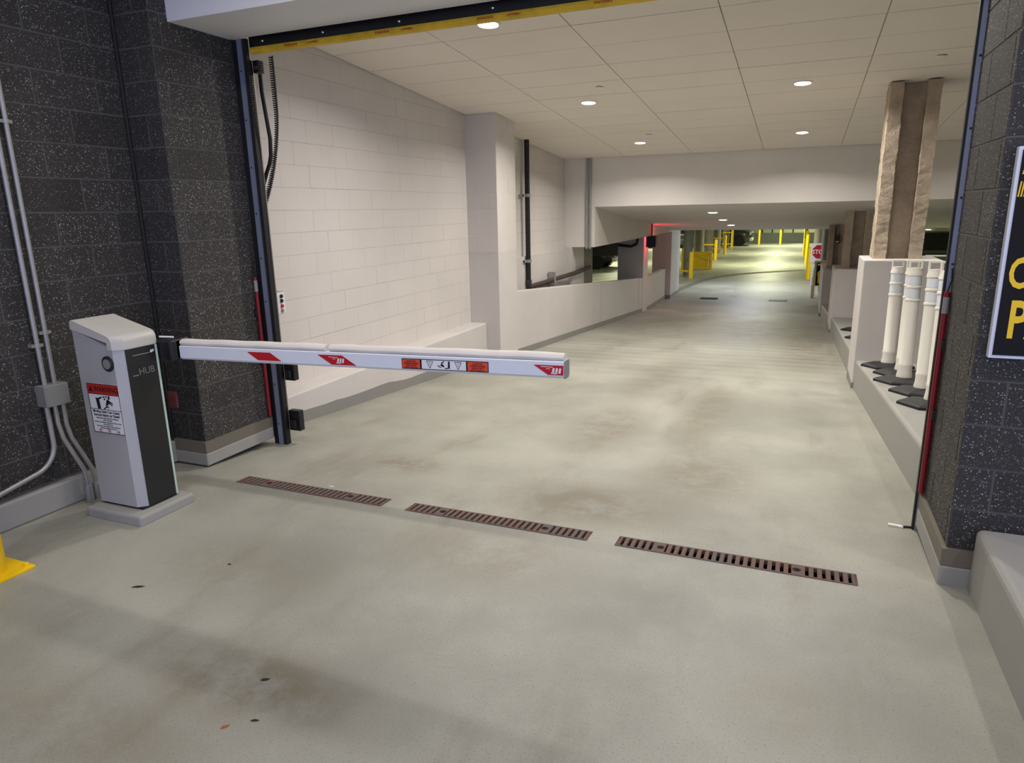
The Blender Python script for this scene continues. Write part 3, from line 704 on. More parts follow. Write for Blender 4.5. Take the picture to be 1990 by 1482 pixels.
# red parallelograms lean to the right downwards
arm_quad(-2.80, -2.634, -.042, .004, -.076, MT['red'], 'red_stripe')
arm_quad(-2.292, -2.133, -.046, .006, -.09, MT['red'], 'red_stripe')
MB().prism([(x, az(x) + z) for x, z in ((-1.055, -.044), (-.979, -.044), (-.979, .003), (-1.127, .003))], ay - .0015, ay + .0005, 'y').build('red_stripe', MT['red'], arm)
def arm_logo(x):
    m_ = MB(); z = az(x) - .016
    for k in range(3): m_.prism([(x + k * .016, z - .018), (x + .010 + k * .016, z - .018), (x + .014 + k * .016, z + .006), (x + .004 + k * .016, z + .006)], ay - .0026, ay - .0016, 'y')
    m_.box(x - .004, x + .026, ay - .0026, ay - .0016, z - .022, z - .0155)
    m_.box(x - .055, x + .004, ay - .0026, ay - .0016, z + .009, z + .0115); m_.box(x - .03, x - .01, ay - .0026, ay - .0016, z + .0, z + .002)
    m_.build('stripe_logo', MT['white'], arm)
arm_logo(-2.255); arm_logo(-1.035)
dx0, dx1 = -1.852, -1.362
def dz(x): return az(x) - .020
def drect(a, b, z0, z1, mat, d, nm):
    return MB().prism([(a, dz(a) + z0), (b, dz(b) + z0), (b, dz(b) + z1), (a, dz(a) + z1)], ay - d, ay, 'y').build(nm, mat, arm)
drect(dx0, dx1, -.028, .026, MT['ink'], .0012, 'decal_border')
drect(dx0 + .004, dx0 + .107, -.024, .022, MT['orange'], .002, 'decal_field')
drect(dx0 + .118, dx1 - .122, -.024, .022, MT['white'], .002, 'decal_field')
drect(dx1 - .113, dx1 - .004, -.024, .022, MT['orange'], .002, 'decal_field')
for xa in (dx0 + .055, dx1 - .058):
    text('decal_lettering', 'MOVING GATE\nCAN CAUSE\nSERIOUS INJURY\nOR DEATH', .0115, MT['ink'], arm, (xa, ay - .0028, dz(xa) - .017), align='CENTER', flip=True, lead=.98)
for xa in (dx0 + .165, dx1 - .165):
    z = dz(xa); m_ = MB()
    for a, b in (((-.018, .017), (.018, .017)), ((-.018, .017), (0, -.02)), ((.018, .017), (0, -.02))):
        p0, p1 = Vector((xa + a[0], 0, z + a[1])), Vector((xa + b[0], 0, z + b[1])); t_ = (p1 - p0).normalized(); n_ = Vector((-t_.z, 0, t_.x)) * .0014
        m_.add([(v.x, ay - .0028, v.z) for v in (p0 + n_, p1 + n_, p1 - n_, p0 - n_)], [(0, 1, 2, 3)])
    m_.box(xa - .001, xa + .001, ay - .0029, ay - .0027, z - .004, z + .012)
    m_.build('decal_triangle', MT['ink'], arm)
m_ = MB(); xm = (dx0 + dx1) / 2; z = dz(xm)
m_.prism([(xm + .022, z - .016), (xm + .034, z - .016), (xm + .034, z + .02), (xm + .024, z + .02)], ay - .0029, ay - .0027, 'y')
m_.prism([(xm + .005, z - .02), (xm + .024, z - .018), (xm + .024, z - .013), (xm + .006, z - .015)], ay - .0029, ay - .0027, 'y')
m_.prism([(xm - .02, z - .004), (xm - .002, z - .012), (xm + .004, z - .006), (xm - .012, z + .008)], ay - .0029, ay - .0027, 'y')
m_.prism([(xm - .012, z + .004), (xm + .004, z + .018), (xm + .0, z + .021), (xm - .018, z + .008)], ay - .0029, ay - .0027, 'y')
m_.prism([(xm - .034, z - .002), (xm - .016, z - .012), (xm - .018, z - .016), (xm - .036, z - .006)], ay - .0029, ay - .0027, 'y')
tag(m_.build('decal_pictogram', MT['ink'], arm), kind='stuff')

# ------------------------------------------------------------------ trench drain grates
tiltg = math.atan((fz(GY1) - fz(GY0)) / (GY1 - GY0))
for gi, ((x0, x1), lb) in enumerate(zip(GR, ('rusty slotted drain grate nearest the barrier gate', 'brown slotted drain grate in the middle of the lane', 'brown slotted drain grate nearest the right pier'))):
    MB().box(x0 - .01, x1 + .01, GY0 - .01, GY1 + .01, -.13, -.10).box(x0 - .012, x0, GY0, GY1, -.1, -.02).box(x1, x1 + .012, GY0, GY1, -.1, -.02).box(x0, x1, GY0 - .012, GY0, -.1, -.004).box(x0, x1, GY1, GY1 + .012, -.1, -.012).build(
        'drain_channel', MT['pit'], label=('drain channel below the grate nearest the barrier gate', 'drain channel below the middle grate', 'drain channel below the grate nearest the right pier')[gi], cat='drain channel', kind='structure')
    g = empty('drain_grate', ((x0 + x1) / 2, GY0, .001), lb, 'drain grate', 'trench drain grates'); g.rotation_euler = (tiltg, 0, 0)
    L = x1 - x0; W = GY1 - GY0
    MB().box(-L / 2, L / 2, 0, .011, -.02, .003).box(-L / 2, L / 2, W - .011, W, -.02, .003).box(-L / 2, -L / 2 + .012, .011, W - .011, -.02, .003).box(L / 2 - .012, L / 2, .011, W - .011, -.02, .003).build('frame', MT['rust'], g, local=True)
    n = 30; pitch = (L - .024) / n
    bm_ = MB().box(-.0105, .0105, .011, W - .011, -.018, .003).mesh('bar', MT['rust'])
    for k in range(n + 1):
        o = bpy.data.objects.new('bar', bm_); COL.objects.link(o); o.parent = g; o.location = (-L / 2 + .012 + pitch * k, 0, 0)
    for q in (-.3, .27):
        MB().box(q * L - .024, q * L + .024, .011, W - .011, -.014, .0032).build('bolt_plate', MT['rust'], g, local=True)
        MB().lathe([(.02, .0032), (.02, .0045), (.012, .0048), (.003, .002)], (q * L, W / 2, 0), 14).build('bolt', MT['pit'], g, local=True)

# ------------------------------------------------------------------ yellow bollard at the left edge
bol = empty('bollard', (-3.715, 1.865, 0), 'yellow steel bollard on a bolted base plate at the left picture edge', 'bollard')
MB().box(-3.865, -3.56, 1.715, 2.02, .0, .016).build('base_plate', MT['yellow'], bol, bevel=.003)
MB().lathe([(.098, .016), (.096, .03), (.094, 1.02), (.085, 1.06), (.05, 1.085), (.005, 1.09)], (-3.715, 1.865, 0), 32).build('post', MT['yellow'], bol, smooth=True)
for dx in (-.125, .125):
    for dy in (-.125, .125):
        MB().lathe([(.017, .016), (.017, .020), (.012, .020), (.012, .032), (.006, .036), (.002, .036)], (-3.7125 + dx, 1.8675 + dy, 0), 6).build('anchor_bolt', MT['yellow'], bol)

# ------------------------------------------------------------------ conduits and junction box on the left wall
XP = -4.155
def arcpts(c, r, a0, a1, u, v, n=8):
    return [Vector(c) + Vector(u) * (r * math.cos(a0 + (a1 - a0) * i / n)) + Vector(v) * (r * math.sin(a0 + (a1 - a0) * i / n)) for i in range(n + 1)]
jb = empty('junction_box', (XP, 2.64, .66), 'grey steel junction box joining the wall conduits', 'junction box')
MB().box(XL_OUT + .001, XP + .055, 2.568, 2.715, .66, .79).build('box_body', MT['boxgrey'], jb, bevel=.004)
cv = MB().box(XP + .055, XP + .06, 2.572, 2.711, .664, .786).build('cover', MT['boxgrey'], jb)
for a in (2.59, 2.693):
    for z in (.68, .77): MB().lathe([(.005, 0), (.005, .003), (.001, .004)], (XP + .06, a, z), 8, 'x').build('screw', MT['galv'], cv)
def conduit(pts, label, r=.0135, straps=()):
    c = empty('wall_conduit', pts[0], label, 'conduit', 'conduits on the left wall')
    MB().tube(pts, r, 12).build('pipe', MT['galv'], c, smooth=True)
    for (x, y, z) in straps:
        s_ = MB().lathe([(r + .004, -.010), (r + .004, .010)], (x, y, z), 14).box(XL_OUT + .001, x + .004, y - .035, y + .035, z - .009, z + .009)
        s_.build('strap', MT['galv'], c)
    return c
conduit([(XP, 2.672, .79), (XP, 2.672, 3.74)], 'galvanised conduit rising from the right side of the junction box', straps=[(XP, 2.672, 2.295), (XP, 2.672, 1.1)])
conduit([(XP, 2.612, .79), (XP, 2.612, 3.74)], 'galvanised conduit rising from the left side of the junction box', straps=[(XP, 2.612, 1.03)])
c1 = [(XP + .01, 2.592, .66), (XP + .01, 2.592, .43)] + arcpts((XP + .01, 2.432, .43), .16, 0, -PI * .42, (0, 1, 0), (0, 0, 1))[1:]
c1 += [c1[-1] + Vector((0, -.5, -.1))]
conduit(c1, 'galvanised conduit bending towards the yellow bollard', r=.0145)
conduit([(XP + .012, 2.640, .66), (XP + .012, 2.640, .54), (XP + .018, 2.652, .44), (XP + .035, 2.692, .31), (XP + .055, 2.718, .22), (XP + .062, 2.722, .15), (XP + .062, 2.722, .0)], 'galvanised conduit swinging down to the floor, left of the pair')
conduit([(XP + .012, 2.69, .66), (XP + .012, 2.69, .52), (XP + .018, 2.702, .43), (XP + .035, 2.745, .30), (XP + .055, 2.77, .21), (XP + .062, 2.776, .15), (XP + .062, 2.776, .0)], 'galvanised conduit swinging down to the floor, right of the pair')
for y in (2.722, 2.776):
    MB().lathe([(.022, 0), (.022, .10), (.0145, .115)], (XP + .062, y, 0), 14).build('conduit_sleeve', MT['boxgrey'], label='grey plastic sleeve at the foot of the %s floor conduit' % ('left' if y < 2.75 else 'right'), cat='conduit sleeve', group='conduit sleeves', smooth=True)

# ------------------------------------------------------------------ door frame hardware
YD = 4.18
dr = empty('overhead_door', (-1.5, YD + .05, 2.85), 'bottom edge of the raised overhead door with yellow safety strip', 'overhead door')
DX0, DX1 = -3.74, .70
MB().box(DX0, DX1, YD + .022, YD + .075, 2.918, 3.3).build('bottom_bar', MT['black_steel'], dr)
prf = [(YD + .015, 2.918), (YD + .010, 2.902), (YD + .020, 2.884), (YD + .045, 2.877), (YD + .072, 2.884), (YD + .08, 2.902), (YD + .075, 2.918)]
yp_ = MB().prism(prf, DX0 + .005, DX1).build('safety_strip', MT['yellow_pad'], dr, label='worn yellow rubber strip')
MT['faded_red'] = plain('faded_red_print', (176, 92, 30), .7, var=.25, scale=40)
x = -3.42; k = 0
while x < .6:
    m_ = MB()
    if k % 2 == 0:
        for q in range(8): m_.box(x + q * .014, x + q * .014 + .009, YD + .0085, YD + .012, 2.893, 2.907)
    else:
        m_.prism([(x, 2.893), (x + .02, 2.902), (x + .07, 2.905), (x + .1, 2.898), (x + .075, 2.892), (x + .03, 2.896)], YD + .0085, YD + .012, 'y')
    tag(m_.build('faded_print', MT['faded_red'], yp_), kind='stuff'); x += .19 if k % 2 == 0 else .55; k += 1
for x in (-3.62, -3.10, -2.50, -1.84, -1.1):
    MB().lathe([(.010, 0), (.010, -.004), (.004, -.007), (.001, -.007)], (x, YD + .022, 2.952), 8, 'y').build('bolt', MT['chrome'], dr)
MB().box(-1.36, -1.30, YD + .020, YD + .022, 2.935, 2.955).build('label_plate', MT['steel_track'], dr)

jl = empty('door_track', (-3.79, YD, 0), 'black door jamb seal and steel track on the left of the doorway', 'door track')
MB().box(XL_PIER + .001, -3.745, YD - .012, YD + .018, fz(4.1) - .01, 2.974).build('seal', MT['black'], jl)
tr = MB().box(-3.813, -3.777, YD - .026, YD - .012, fz(4.1) - .005, 2.974).build('steel_angle', MT['steel_track'], jl)
for i in range(9): MB().lathe([(.006, 0), (.006, -.003), (.002, -.004)], (-3.795, YD - .026, .12 + i * .33), 8, 'y').build('rivet', MT['black_steel'], tr)
MB().box(-3.80, -3.752, YD + .018, YD + .045, fz(4.2) - .01, 2.84).build('guide_rail', MT['black_steel'], jl)
for z, w, h in ((.05, .11, .17), (.47, .10, .16), (2.755, .055, .085)):
    MB().box(-3.752, -3.752 + w, YD + .045, YD + .10, z, z + h).build('bracket', MT['black_steel'], jl, bevel=.006)
    MB().box(-3.73, -3.735 + w * .6, YD + .02, YD + .045, z + .02, z + h * .55).build('roller_cover', MT['black'], jl, bevel=.008)
jr = empty('door_track', (.72, YD, 0), 'thin black seal and steel track on the right of the doorway', 'door track')
MB().box(.703, .716, YD - .012, YD + .018, fz(4.1) - .01, 2.974).build('seal', MT['black'], jr)
tr = MB().box(.714, XR_PIER + .006, YD - .022, YD - .012, fz(4.1) - .005, 2.974).build('steel_angle', MT['steel_track'], jr)
for i in range(9): MB().lathe([(.006, 0), (.006, -.003), (.002, -.004)], (.728, YD - .022, .12 + i * .33), 8, 'y').build('rivet', MT['black_steel'], tr)
def red_strip(x, y, sgn, label):
    r = empty('photo_eye_tube', (x, y, .19), label, 'sensor strip', 'red sensor strips at the door')
    MB().tube([(x, y, .19), (x, y, 1.30)], .0145, 12).build('tube', MT['red_tube'], r, smooth=True)
    MB().lathe([(.0155, 0), (.0155, .085)], (x, y, 1.19), 12).build('label_sleeve', MT['boxgrey'], r)
    for z in (.62, 1.0):
        MB().box(x - .022 + sgn * .02, x + .022 + sgn * .02, y - .03, y + .022, z, z + .05).build('clip', MT['black'], r, bevel=.005)
    MB().tube([(x, y, 1.30), (x + sgn * .012, y, 1.36), (x + sgn * .012, y + .02, 1.42)], .004, 8).build('lead', MT['black'], r)
red_strip(-3.850, 4.125, -1, 'red sensor strip standing along the left door track')
red_strip(.716, 4.12, 1, 'red sensor strip standing along the right door track')
bl = empty('door_bolt', (.66, 4.19, fz(4.2)), 'small white slide bolt on the floor by the right door track', 'bolt')
MB().prism([(.584, 4.175), (.66, 4.165), (.664, 4.19), (.588, 4.20)], fz(4.2), fz(4.2) + .012, 'z').build('plate', MT['sleeve'], bl)
MB().tube([(.655, 4.18, fz(4.2) + .008), (.722, 4.19, fz(4.2) + .008)], .006, 8).build('rod', MT['black_steel'], bl)

# cables and control station by the left track
ctl = empty('control_station', (-4.34, 4.9, .89), 'grey push button station on the white wall by the door track', 'control station')
MB().box(XL_IN + .002, -4.30, 4.845, 4.945, .89, 1.09).build('housing', MT['boxgrey'], ctl, bevel=.004)
pl = MB().box(-4.30, -4.294, 4.85, 4.94, .895, 1.085).build('faceplate', MT['white'], ctl)
for z, mt in ((1.05, 'ink'), (1.008, 'ink'), (.962, 'warn_red'), (.92, 'boxgrey')):
    MB().lathe([(.017, 0), (.017, .012), (.012, .016), (.002, .016)], (-4.294, 4.895, z), 14, 'x').build('button', MT[mt], ctl, smooth=True)
MB().tube([(-4.345, 4.89, 1.09), (-4.345, 4.88, 1.25), (-4.35, 4.84, 1.6), (-4.35, 4.84, 2.4)], .013, 10).build('riser_conduit', MT['galv'], ctl, smooth=True)
coil = []
for i in range(0, 1921):
    t = i / 1920; z = 2.875 - t * 1.05
    bx = -3.655 - (.0 if t < .35 else .20 * ((t - .35) / .65) ** 1.8); r = .0135 + .002 * math.sin(t * 9)
    a = t * 2 * PI * 68; coil.append((bx + r * math.cos(a), 4.315 + r * math.sin(a), z))
MB().tube(coil, .0046, 5).build('coiled_cord', MT['black'], label='black coiled cord hanging from the raised door', cat='cord', smooth=True)
MB().tube([(-3.83, 4.385, 2.82), (-3.83, 4.385, 2.66), (-3.81, 4.385, 2.46), (-3.795, 4.385, 2.32), (-3.805, 4.385, 2.2), (-3.825, 4.385, 2.14), (-3.86, 4.385, 2.08), (-3.90, 4.385, 2.0), (-4.0, 4.42, 1.85), (-4.366, 4.6, 1.75)], .015, 10).build('door_cable', MT['black'], label='thick black cable looping behind the left door track', cat='cable', smooth=True)
MB().tube([(-3.80, 4.27, 2.8), (-3.80, 4.27, 1.8), (-3.80, 4.27, .02)], .013, 10).build('door_cable', MT['galv'], label='grey cable running straight behind the left door track', cat='cable', smooth=True)

# ------------------------------------------------------------------ drain pipe and conduits on the far white wall
dp = empty('drain_pipe', (-4.28, 11.03, .5), 'black vertical drain pipe with clamps turning into a sloping rusty pipe', 'pipe')
MB().tube([(-4.28, 11.03, .52), (-4.28, 11.03, 2.90)], .042, 14).build('riser', MT['pipe_black'], dp, smooth=True)
MB().tube([(-4.28, 11.03, .60), (-4.28, 11.03, .52), (-4.28, 11.06, .475), (-4.28, 11.12, .475)], .056, 14).build('elbow', MT['pipe_rust'], dp, smooth=True)
MB().tube([(-4.28, 11.1, .475), (-4.16, 13.2, .52), (-4.15, 14.35, .55)], .042, 12).build('branch', MT['pipe_rust'], dp, smooth=True)
for z in (2.0, .92):
    MB().lathe([(.058, -.025), (.058, .025)], (-4.28, 11.03, z), 16).box(-4.37, -4.28, 10.88, 10.95, z - .02, z + .02).box(-4.31, -4.29, 10.88, 11.05, z - .018, z + .018).build('clamp', MT['galv'], dp)
MB().box(-4.30, -4.17, 12.1, 12.16, .36, .64).build('hanger', MT['galv'], dp)
for x, lb in ((-3.905, 'left'), (-3.835, 'right')):
    c = MB().tube([(x, 13.255, 1.0), (x, 13.255, cz(13.2))], .021, 10).build('wall_conduit', MT['galv'], label='%s of the two thin conduits on the bulkhead corner' % lb, cat='conduit', group='conduits on the bulkhead corner', smooth=True)

# ------------------------------------------------------------------ red signal
sg = empty('signal_box', (-3.72, 18.72, .74), 'black traffic signal box glowing red on its far side', 'traffic signal')
MB().box(-3.84, -3.58, 18.62, 18.82, .74, 1.03).build('housing', MT['black_steel'], sg, bevel=.01)
MB().lathe([(.09, 0), (.075, .03), (.004, .045)], (-3.71, 18.82, .885), 18, 'y').build('lens', MT['lens_red'], sg)
MB().tube([(-3.71, 18.72, 1.03), (-3.71, 18.72, 1.36)], .02, 8).build('hanger', MT['black_steel'], sg)
ld = bpy.data.lights.new('red_signal', 'POINT'); ld.energy = 6; ld.color = (1, .03, .10); ld.shadow_soft_size = .06
lo = bpy.data.objects.new('red_signal_beam', ld); COL.objects.link(lo); lo.parent = sg; lo.location = Vector((-3.74, 18.93, .9)) - wo(sg)

# ------------------------------------------------------------------ delineator posts
def delineator(loc):
    t = empty('delineator_post', loc)
    hexa = [(.23 * math.cos(PI / 3 * k), .23 * math.sin(PI / 3 * k)) for k in range(6)]
    rings = [[(x * s, y * s, z) for x, y in hexa] for s, z in ((1, 0), (1, .022), (.93, .034), (.55, .05), (.3, .056))]
    MB().loft(rings).build('rubber_base', MT['black'], t, local=True)
    MB().lathe([(.060, .045), (.061, .07), (.056, .10), (.0535, .14), (.056, .17), (.056, .185), (.053, .19), (.051, .78), (.057, .785), (.057, .80), (.050, .805), (.050, .90), (.057, .905), (.057, .92), (.050, .925), (.050, 1.015), (.057, 1.02), (.056, 1.04), (.050, 1.06), (.050, 1.085), (.03, 1.09)], n=24).build('tube', MT['sleeve'], t, local=True, smooth=True)
    for z in (.812, .932): MB().lathe([(.0512, z), (.0512, z + .078)], n=24).build('reflective_band', MT['reflect'], t, local=True, smooth=True)
    h = MB().box(-.050, -.036, -.016, .016, 1.055, 1.15).box(.036, .050, -.016, .016, 1.055, 1.15).box(-.050, .050, -.016, .016, 1.140, 1.160).build('handle', MT['sleeve'], t, local=True, bevel=.004)
    return t
DL = [(.973, 8.31, 'white delineator post farthest up against the pedestal'), (1.05, 7.82, 'second white delineator post from the pedestal'), (1.01, 7.34, 'middle white delineator post of the row of five'),
      (1.085, 6.79, 'fourth white delineator post, second nearest the door'), (1.085, 6.23, 'white delineator post nearest the right door track')]
d0 = None
for x, y, lb in DL:
    if d0 is None: t = d0 = delineator((0, 0, 0))
    else: t = copy_tree(d0)
    t.location = (x, y, fz(y) + CH - .002); t.rotation_euler = (-math.atan(RS), 0, 0); t.scale = (1.14, 1.14, 1)
    tag(t, lb, 'delineator', 'white delineator posts on the island')
for i in range(2):
    o = MB().loft([[(x * s, y * s, z) for x, y in [(.23 * math.cos(PI / 3 * k), .23 * math.sin(PI / 3 * k)) for k in range(6)]] for s, z in ((1, 0), (1, .025), (.6, .05))]).build('rubber_base', MT['black'], label='%s black rubber base lying behind the near pedestal' % ('near', 'far')[i] if False else ('nearer loose black rubber base on the island behind the near pedestal', 'farther loose black rubber base on the island behind the near pedestal')[i], cat='rubber base', group='loose rubber bases')
    y = 11.3 + i * 1.25; o.location = (.94, y, fz(y) + .322); o.rotation_euler = (-math.atan(RS), 0, .2 * i)

# ------------------------------------------------------------------ sign on the right pier
ys = Y_PIER - .004 - .006 - .034
sg = empty('entrance_sign', (1.1, ys, 1.10), 'black sign with white edge and large yellow letters', 'sign')
MB().box(.777, 1.52, ys - .006, ys + .034, 1.10, 1.96).build('panel_edge', MT['sign_edge'], sg)
pn = MB().box(.790, 1.507, ys - .009, ys - .006, 1.113, 1.947).build('panel', MT['sign_black'], sg)
text('sign_letter', 'O', .176, MT['sign_yellow'], pn, (.803, ys - .010, 1.40), sx=.62, bold=.004)
text('sign_letter', 'PA', .220, MT['sign_yellow'], pn, (.824, ys - .010, 1.192), sx=.62, bold=.005)
m_ = MB()
for k in range(4): m_.prism([(.782 + .011 + k * .010, 1.765 - k * .0), (.798 + k * .010, 1.765), (.803 + k * .010, 1.825), (.798 + k * .010, 1.825)], ys - .0098, ys - .009, 'y')
m_.box(.815, .86, ys - .0098, ys - .009, 1.775, 1.787).box(.815, .86, ys - .0098, ys - .009, 1.80, 1.812)
m_.prism([(.798, 1.853), (.812, 1.853), (.808, 1.872), (.803, 1.876)], ys - .0098, ys - .009, 'y').prism([(.808, 1.90), (.84, 1.90), (.84, 1.93), (.815, 1.92)], ys - .0098, ys - .009, 'y')
m_.build('emblem', MT['sign_yellow'], pn)

# ------------------------------------------------------------------ far bollards, columns, guards on the lower level
ZL = LOWZ
def bollard(x, y, h, label, r=.085, mat='yellow', z=ZL):
    o = MB().lathe([(r, 0), (r, h - .05), (r * .8, h - .015), (r * .3, h), (.004, h)], (x, y, z), 16).build('bollard', MT[mat], label=label, cat='bollard', group='yellow bollards of the lower level', smooth=True)
    return o
for x, y, h, lb in [(-5.16, 33.8, 1.02, 'yellow bollard left of the nearest concrete column'), (-4.186, 29.6, 1.10, 'yellow bollard right of the nearest concrete column'), (-3.913, 34.0, .84, 'yellow bollard at the right end of the yellow panel'),
                    (-4.355, 40.0, 1.14, 'yellow bollard just beyond the yellow panel'), (-4.344, 44.9, 1.18, 'yellow bollard before the far dark car, second last'), (-4.526, 51.6, 1.3, 'yellow bollard beside the far dark car'),
                    (-3.03, 57.2, 1.1, 'left yellow bollard in front of the far parapet'), (-1.48, 57.2, 1.1, 'right yellow bollard in front of the far parapet'),
                    (.34, 29.6, 1.30, 'tall yellow bollard beside the stop sign'), (.31, 38.0, 1.45, 'second yellow bollard behind the stop sign'), (.29, 43.0, 1.5, 'third yellow bollard along the right side'), (.21, 46.7, 1.5, 'farthest yellow bollard along the right side')]:
    bollard(x, y, h, lb)
for x, y, lb in [(-2.95, 59.5, 'first'), (-2.2, 59.5, 'second'), (-1.42, 59.5, 'third'), (-.65, 59.5, 'fourth')]:
    MB().lathe([(.05, 0), (.05, .35), (.12, .4), (.12, .75)], (x, y + .15, -.35), 10).build('parapet_post', MT['black_steel'], label='%s black post from the left on the far parapet' % lb, cat='post', group='black posts on the far parapet')
gp = empty('yellow_barrier', (-4.38, 34.1, ZL), 'solid yellow guard panel with capped top between bollards', 'barrier')
MB().box(-4.73, -4.02, 34.08, 34.13, ZL + .02, ZL + .72).build('board', MT['yellow'], gp)
MB().box(-4.75, -4.0, 34.05, 34.16, ZL + .66, ZL + .82).build('top_rail', MT['yellow'], gp, bevel=.01)
def rail(x0, y0, x1, y1, z, label):
    MB().tube([(x0, y0, ZL + z), (x1, y1, ZL + z)], .035, 8).build('guard_rail', MT['yellow'], label=label, cat='guard rail', group='yellow guard rails of the lower level', smooth=True)
rail(-5.05, 33.72, -4.25, 29.67, .78, 'upper yellow rail across the nearest concrete column')
rail(-4.80, 29.95, -4.275, 29.64, .28, 'lower yellow rail across the nearest concrete column')
rail(-5.0, 40.0, -4.44, 40.0, .85, 'yellow rail left of the bollard beyond the panel')
rail(-5.1, 44.9, -4.43, 44.9, 1.0, 'upper yellow rail before the far dark car'); rail(-5.1, 44.9, -4.43, 44.9, .35, 'lower yellow rail before the far dark car')
rail(-5.2, 51.6, -4.612, 51.6, 1.1, 'upper yellow rail beside the far dark car'); rail(-5.2, 51.6, -4.612, 51.6, .3, 'lower yellow rail beside the far dark car')
def gcol(x, y, r, label, head=False):
    t = empty('concrete_column', (x, y, ZL), label, 'column', 'grey concrete columns of the lower level')
    MB().lathe([(r, 0), (r, 2.88)], (x, y, ZL), 24).build('shaft', MT['concrete_col'], t, smooth=True)
    if head:
        MB().lathe([(r, 2.05), (r + .08, 2.12), (r + .1, 2.88)], (x, y, ZL), 24).build('capital', MT['concrete_col'], t, smooth=True)
gcol(-4.44, 30.4, .19, 'nearest grey concrete column inside yellow bollards', True)
gcol(-4.75, 36.0, .26, 'grey concrete column behind the yellow panel')
gcol(-4.85, 41.0, .24, 'grey concrete column beyond the yellow panel')
gcol(-4.95, 46.0, .24, 'grey concrete column before the far dark car')
gcol(-5.05, 52.5, .24, 'farthest grey concrete column on the left')
gcol(.765, 25.5, .125, 'pale concrete column right of the stop sign')
gcol(.80, 38.0, .22, 'grey concrete column behind the stop sign')
gp = empty('green_sign_post', (.22, 44.5, ZL), 'green painted post with yellow foot at the far right', 'post')
MB().lathe([(.09, 1.0), (.09, 2.6)], (.24, 44.5, ZL), 12).build('upper', MT['green'], gp, smooth=True)
MB().lathe([(.09, 0), (.09, 1.0)], (.24, 44.5, ZL), 12).build('foot', MT['yellow'], gp, smooth=True)
ss = empty('stop_sign', (.52, 26.9, ZL), 'red stop sign on a white board beside the far rough column', 'stop sign')
MB().box(.34, .86, 26.88, 26.92, ZL + .9, ZL + 1.56).build('board', MT['white'], ss)
oc = [(.62 + .25 * math.cos(PI / 8 + PI / 4 * k), ZL + 1.27 + .25 * math.sin(PI / 8 + PI / 4 * k)) for k in range(8)]
og = MB().prism(oc, 26.865, 26.88, 'y').build('octagon', MT['red'], ss)
text('sign_lettering', 'STOP', .205, MT['white'], og, (.62, 26.862, ZL + 1.20), align='CENTER', sx=.95, bold=.004)
MB().box(.40, .46, 26.89, 26.93, ZL, ZL + .9).build('post', MT['white'], ss)
gs = empty('exit_lane_sign', (.6, 23.6, ZL), 'black and yellow sign in a pale frame at the foot of the ramp', 'sign')
MB().box(.44, .98, 23.60, 23.66, -.72, .06).build('frame', MT['wall_pale'], gs)
pn = MB().box(.505, .96, 23.58, 23.60, -.70, .0).build('panel', MT['sign_black'], gs)
MB().box(.53, .96, 23.57, 23.58, -.09, -.03).build('border', MT['sign_yellow'], pn)
MB().lathe([(.12, 0), (.12, .004)], (.66, 23.576, -.35), 16, 'y').build('emblem', MT['sign_yellow'], pn)
MB().box(.56, .64, 23.572, 23.578, -.64, -.3).build('emblem', MT['sign_yellow'], pn)
MB().box(.42, .50, 23.62, 23.70, ZL + .03, -.7).build('post', MT['white'], gs)
MB().box(.40, .425, 23.55, 23.62, ZL + .03, -.45).build('post', MT['sign_yellow'], gs)
for x, lb, mt in ((-2.6, 'dark square floor drain at the foot of the ramp', 'pit'), (-.53, 'faint floor drain plate at the foot of the ramp', 'curb_dark')):
    fd = empty('floor_drain', (x, 22.7, ZL + .03), lb, 'floor drain')
    MB().box(x - .27, x + .27, 22.5, 22.9, ZL + .031, ZL + .04).build('frame', MT[mt], fd)
    for k in range(7): MB().box(x - .25 + k * .075, x - .21 + k * .075, 22.53, 22.87, ZL + .04, ZL + .046).build('bar', MT[mt], fd)

# ------------------------------------------------------------------ parked cars (x forward, y left in their own frame)
def wheel(par, x, y, r, w):
    s = 1 if y > 0 else -1
    tmp = empty('wheel', (x, y, r)); tmp.parent = par
    MB().lathe([(r * .62, -w / 2), (r * .93, -w / 2), (r, -w / 2 + .03), (r, w / 2 - .03), (r * .93, w / 2), (r * .62, w / 2)], (0, 0, 0), 24, 'y').build('tyre', MT['tyre'], tmp, local=True, smooth=True)
    m_ = MB().lathe([(r * .62, s * w * .46), (r * .58, s * w * .42), (r * .56, s * w * .1), (.01, s * w * .1)], (0, 0, 0), 24, 'y')
    for k in range(5):
        a = 2 * PI * k / 5 + .3; u = Vector((math.cos(a), 0, math.sin(a))); v = Vector((-math.sin(a), 0, math.cos(a)))
        P_ = [u * .05 + v * .04, u * r * .58 + v * .05, u * r * .58 - v * .05, u * .05 - v * .04]
        m_.add([(q.x, s * w * .42, q.z) for q in P_] + [(q.x, s * w * .3, q.z) for q in P_], [(0, 1, 2, 3), (7, 6, 5, 4), (0, 4, 5, 1), (1, 5, 6, 2), (2, 6, 7, 3), (3, 7, 4, 0)])
    m_.lathe([(.06, s * w * .3), (.055, s * w * .47), (.004, s * w * .48)], (0, 0, 0), 14, 'y')
    m_.build('rim', MT['alloy'], tmp, local=True)

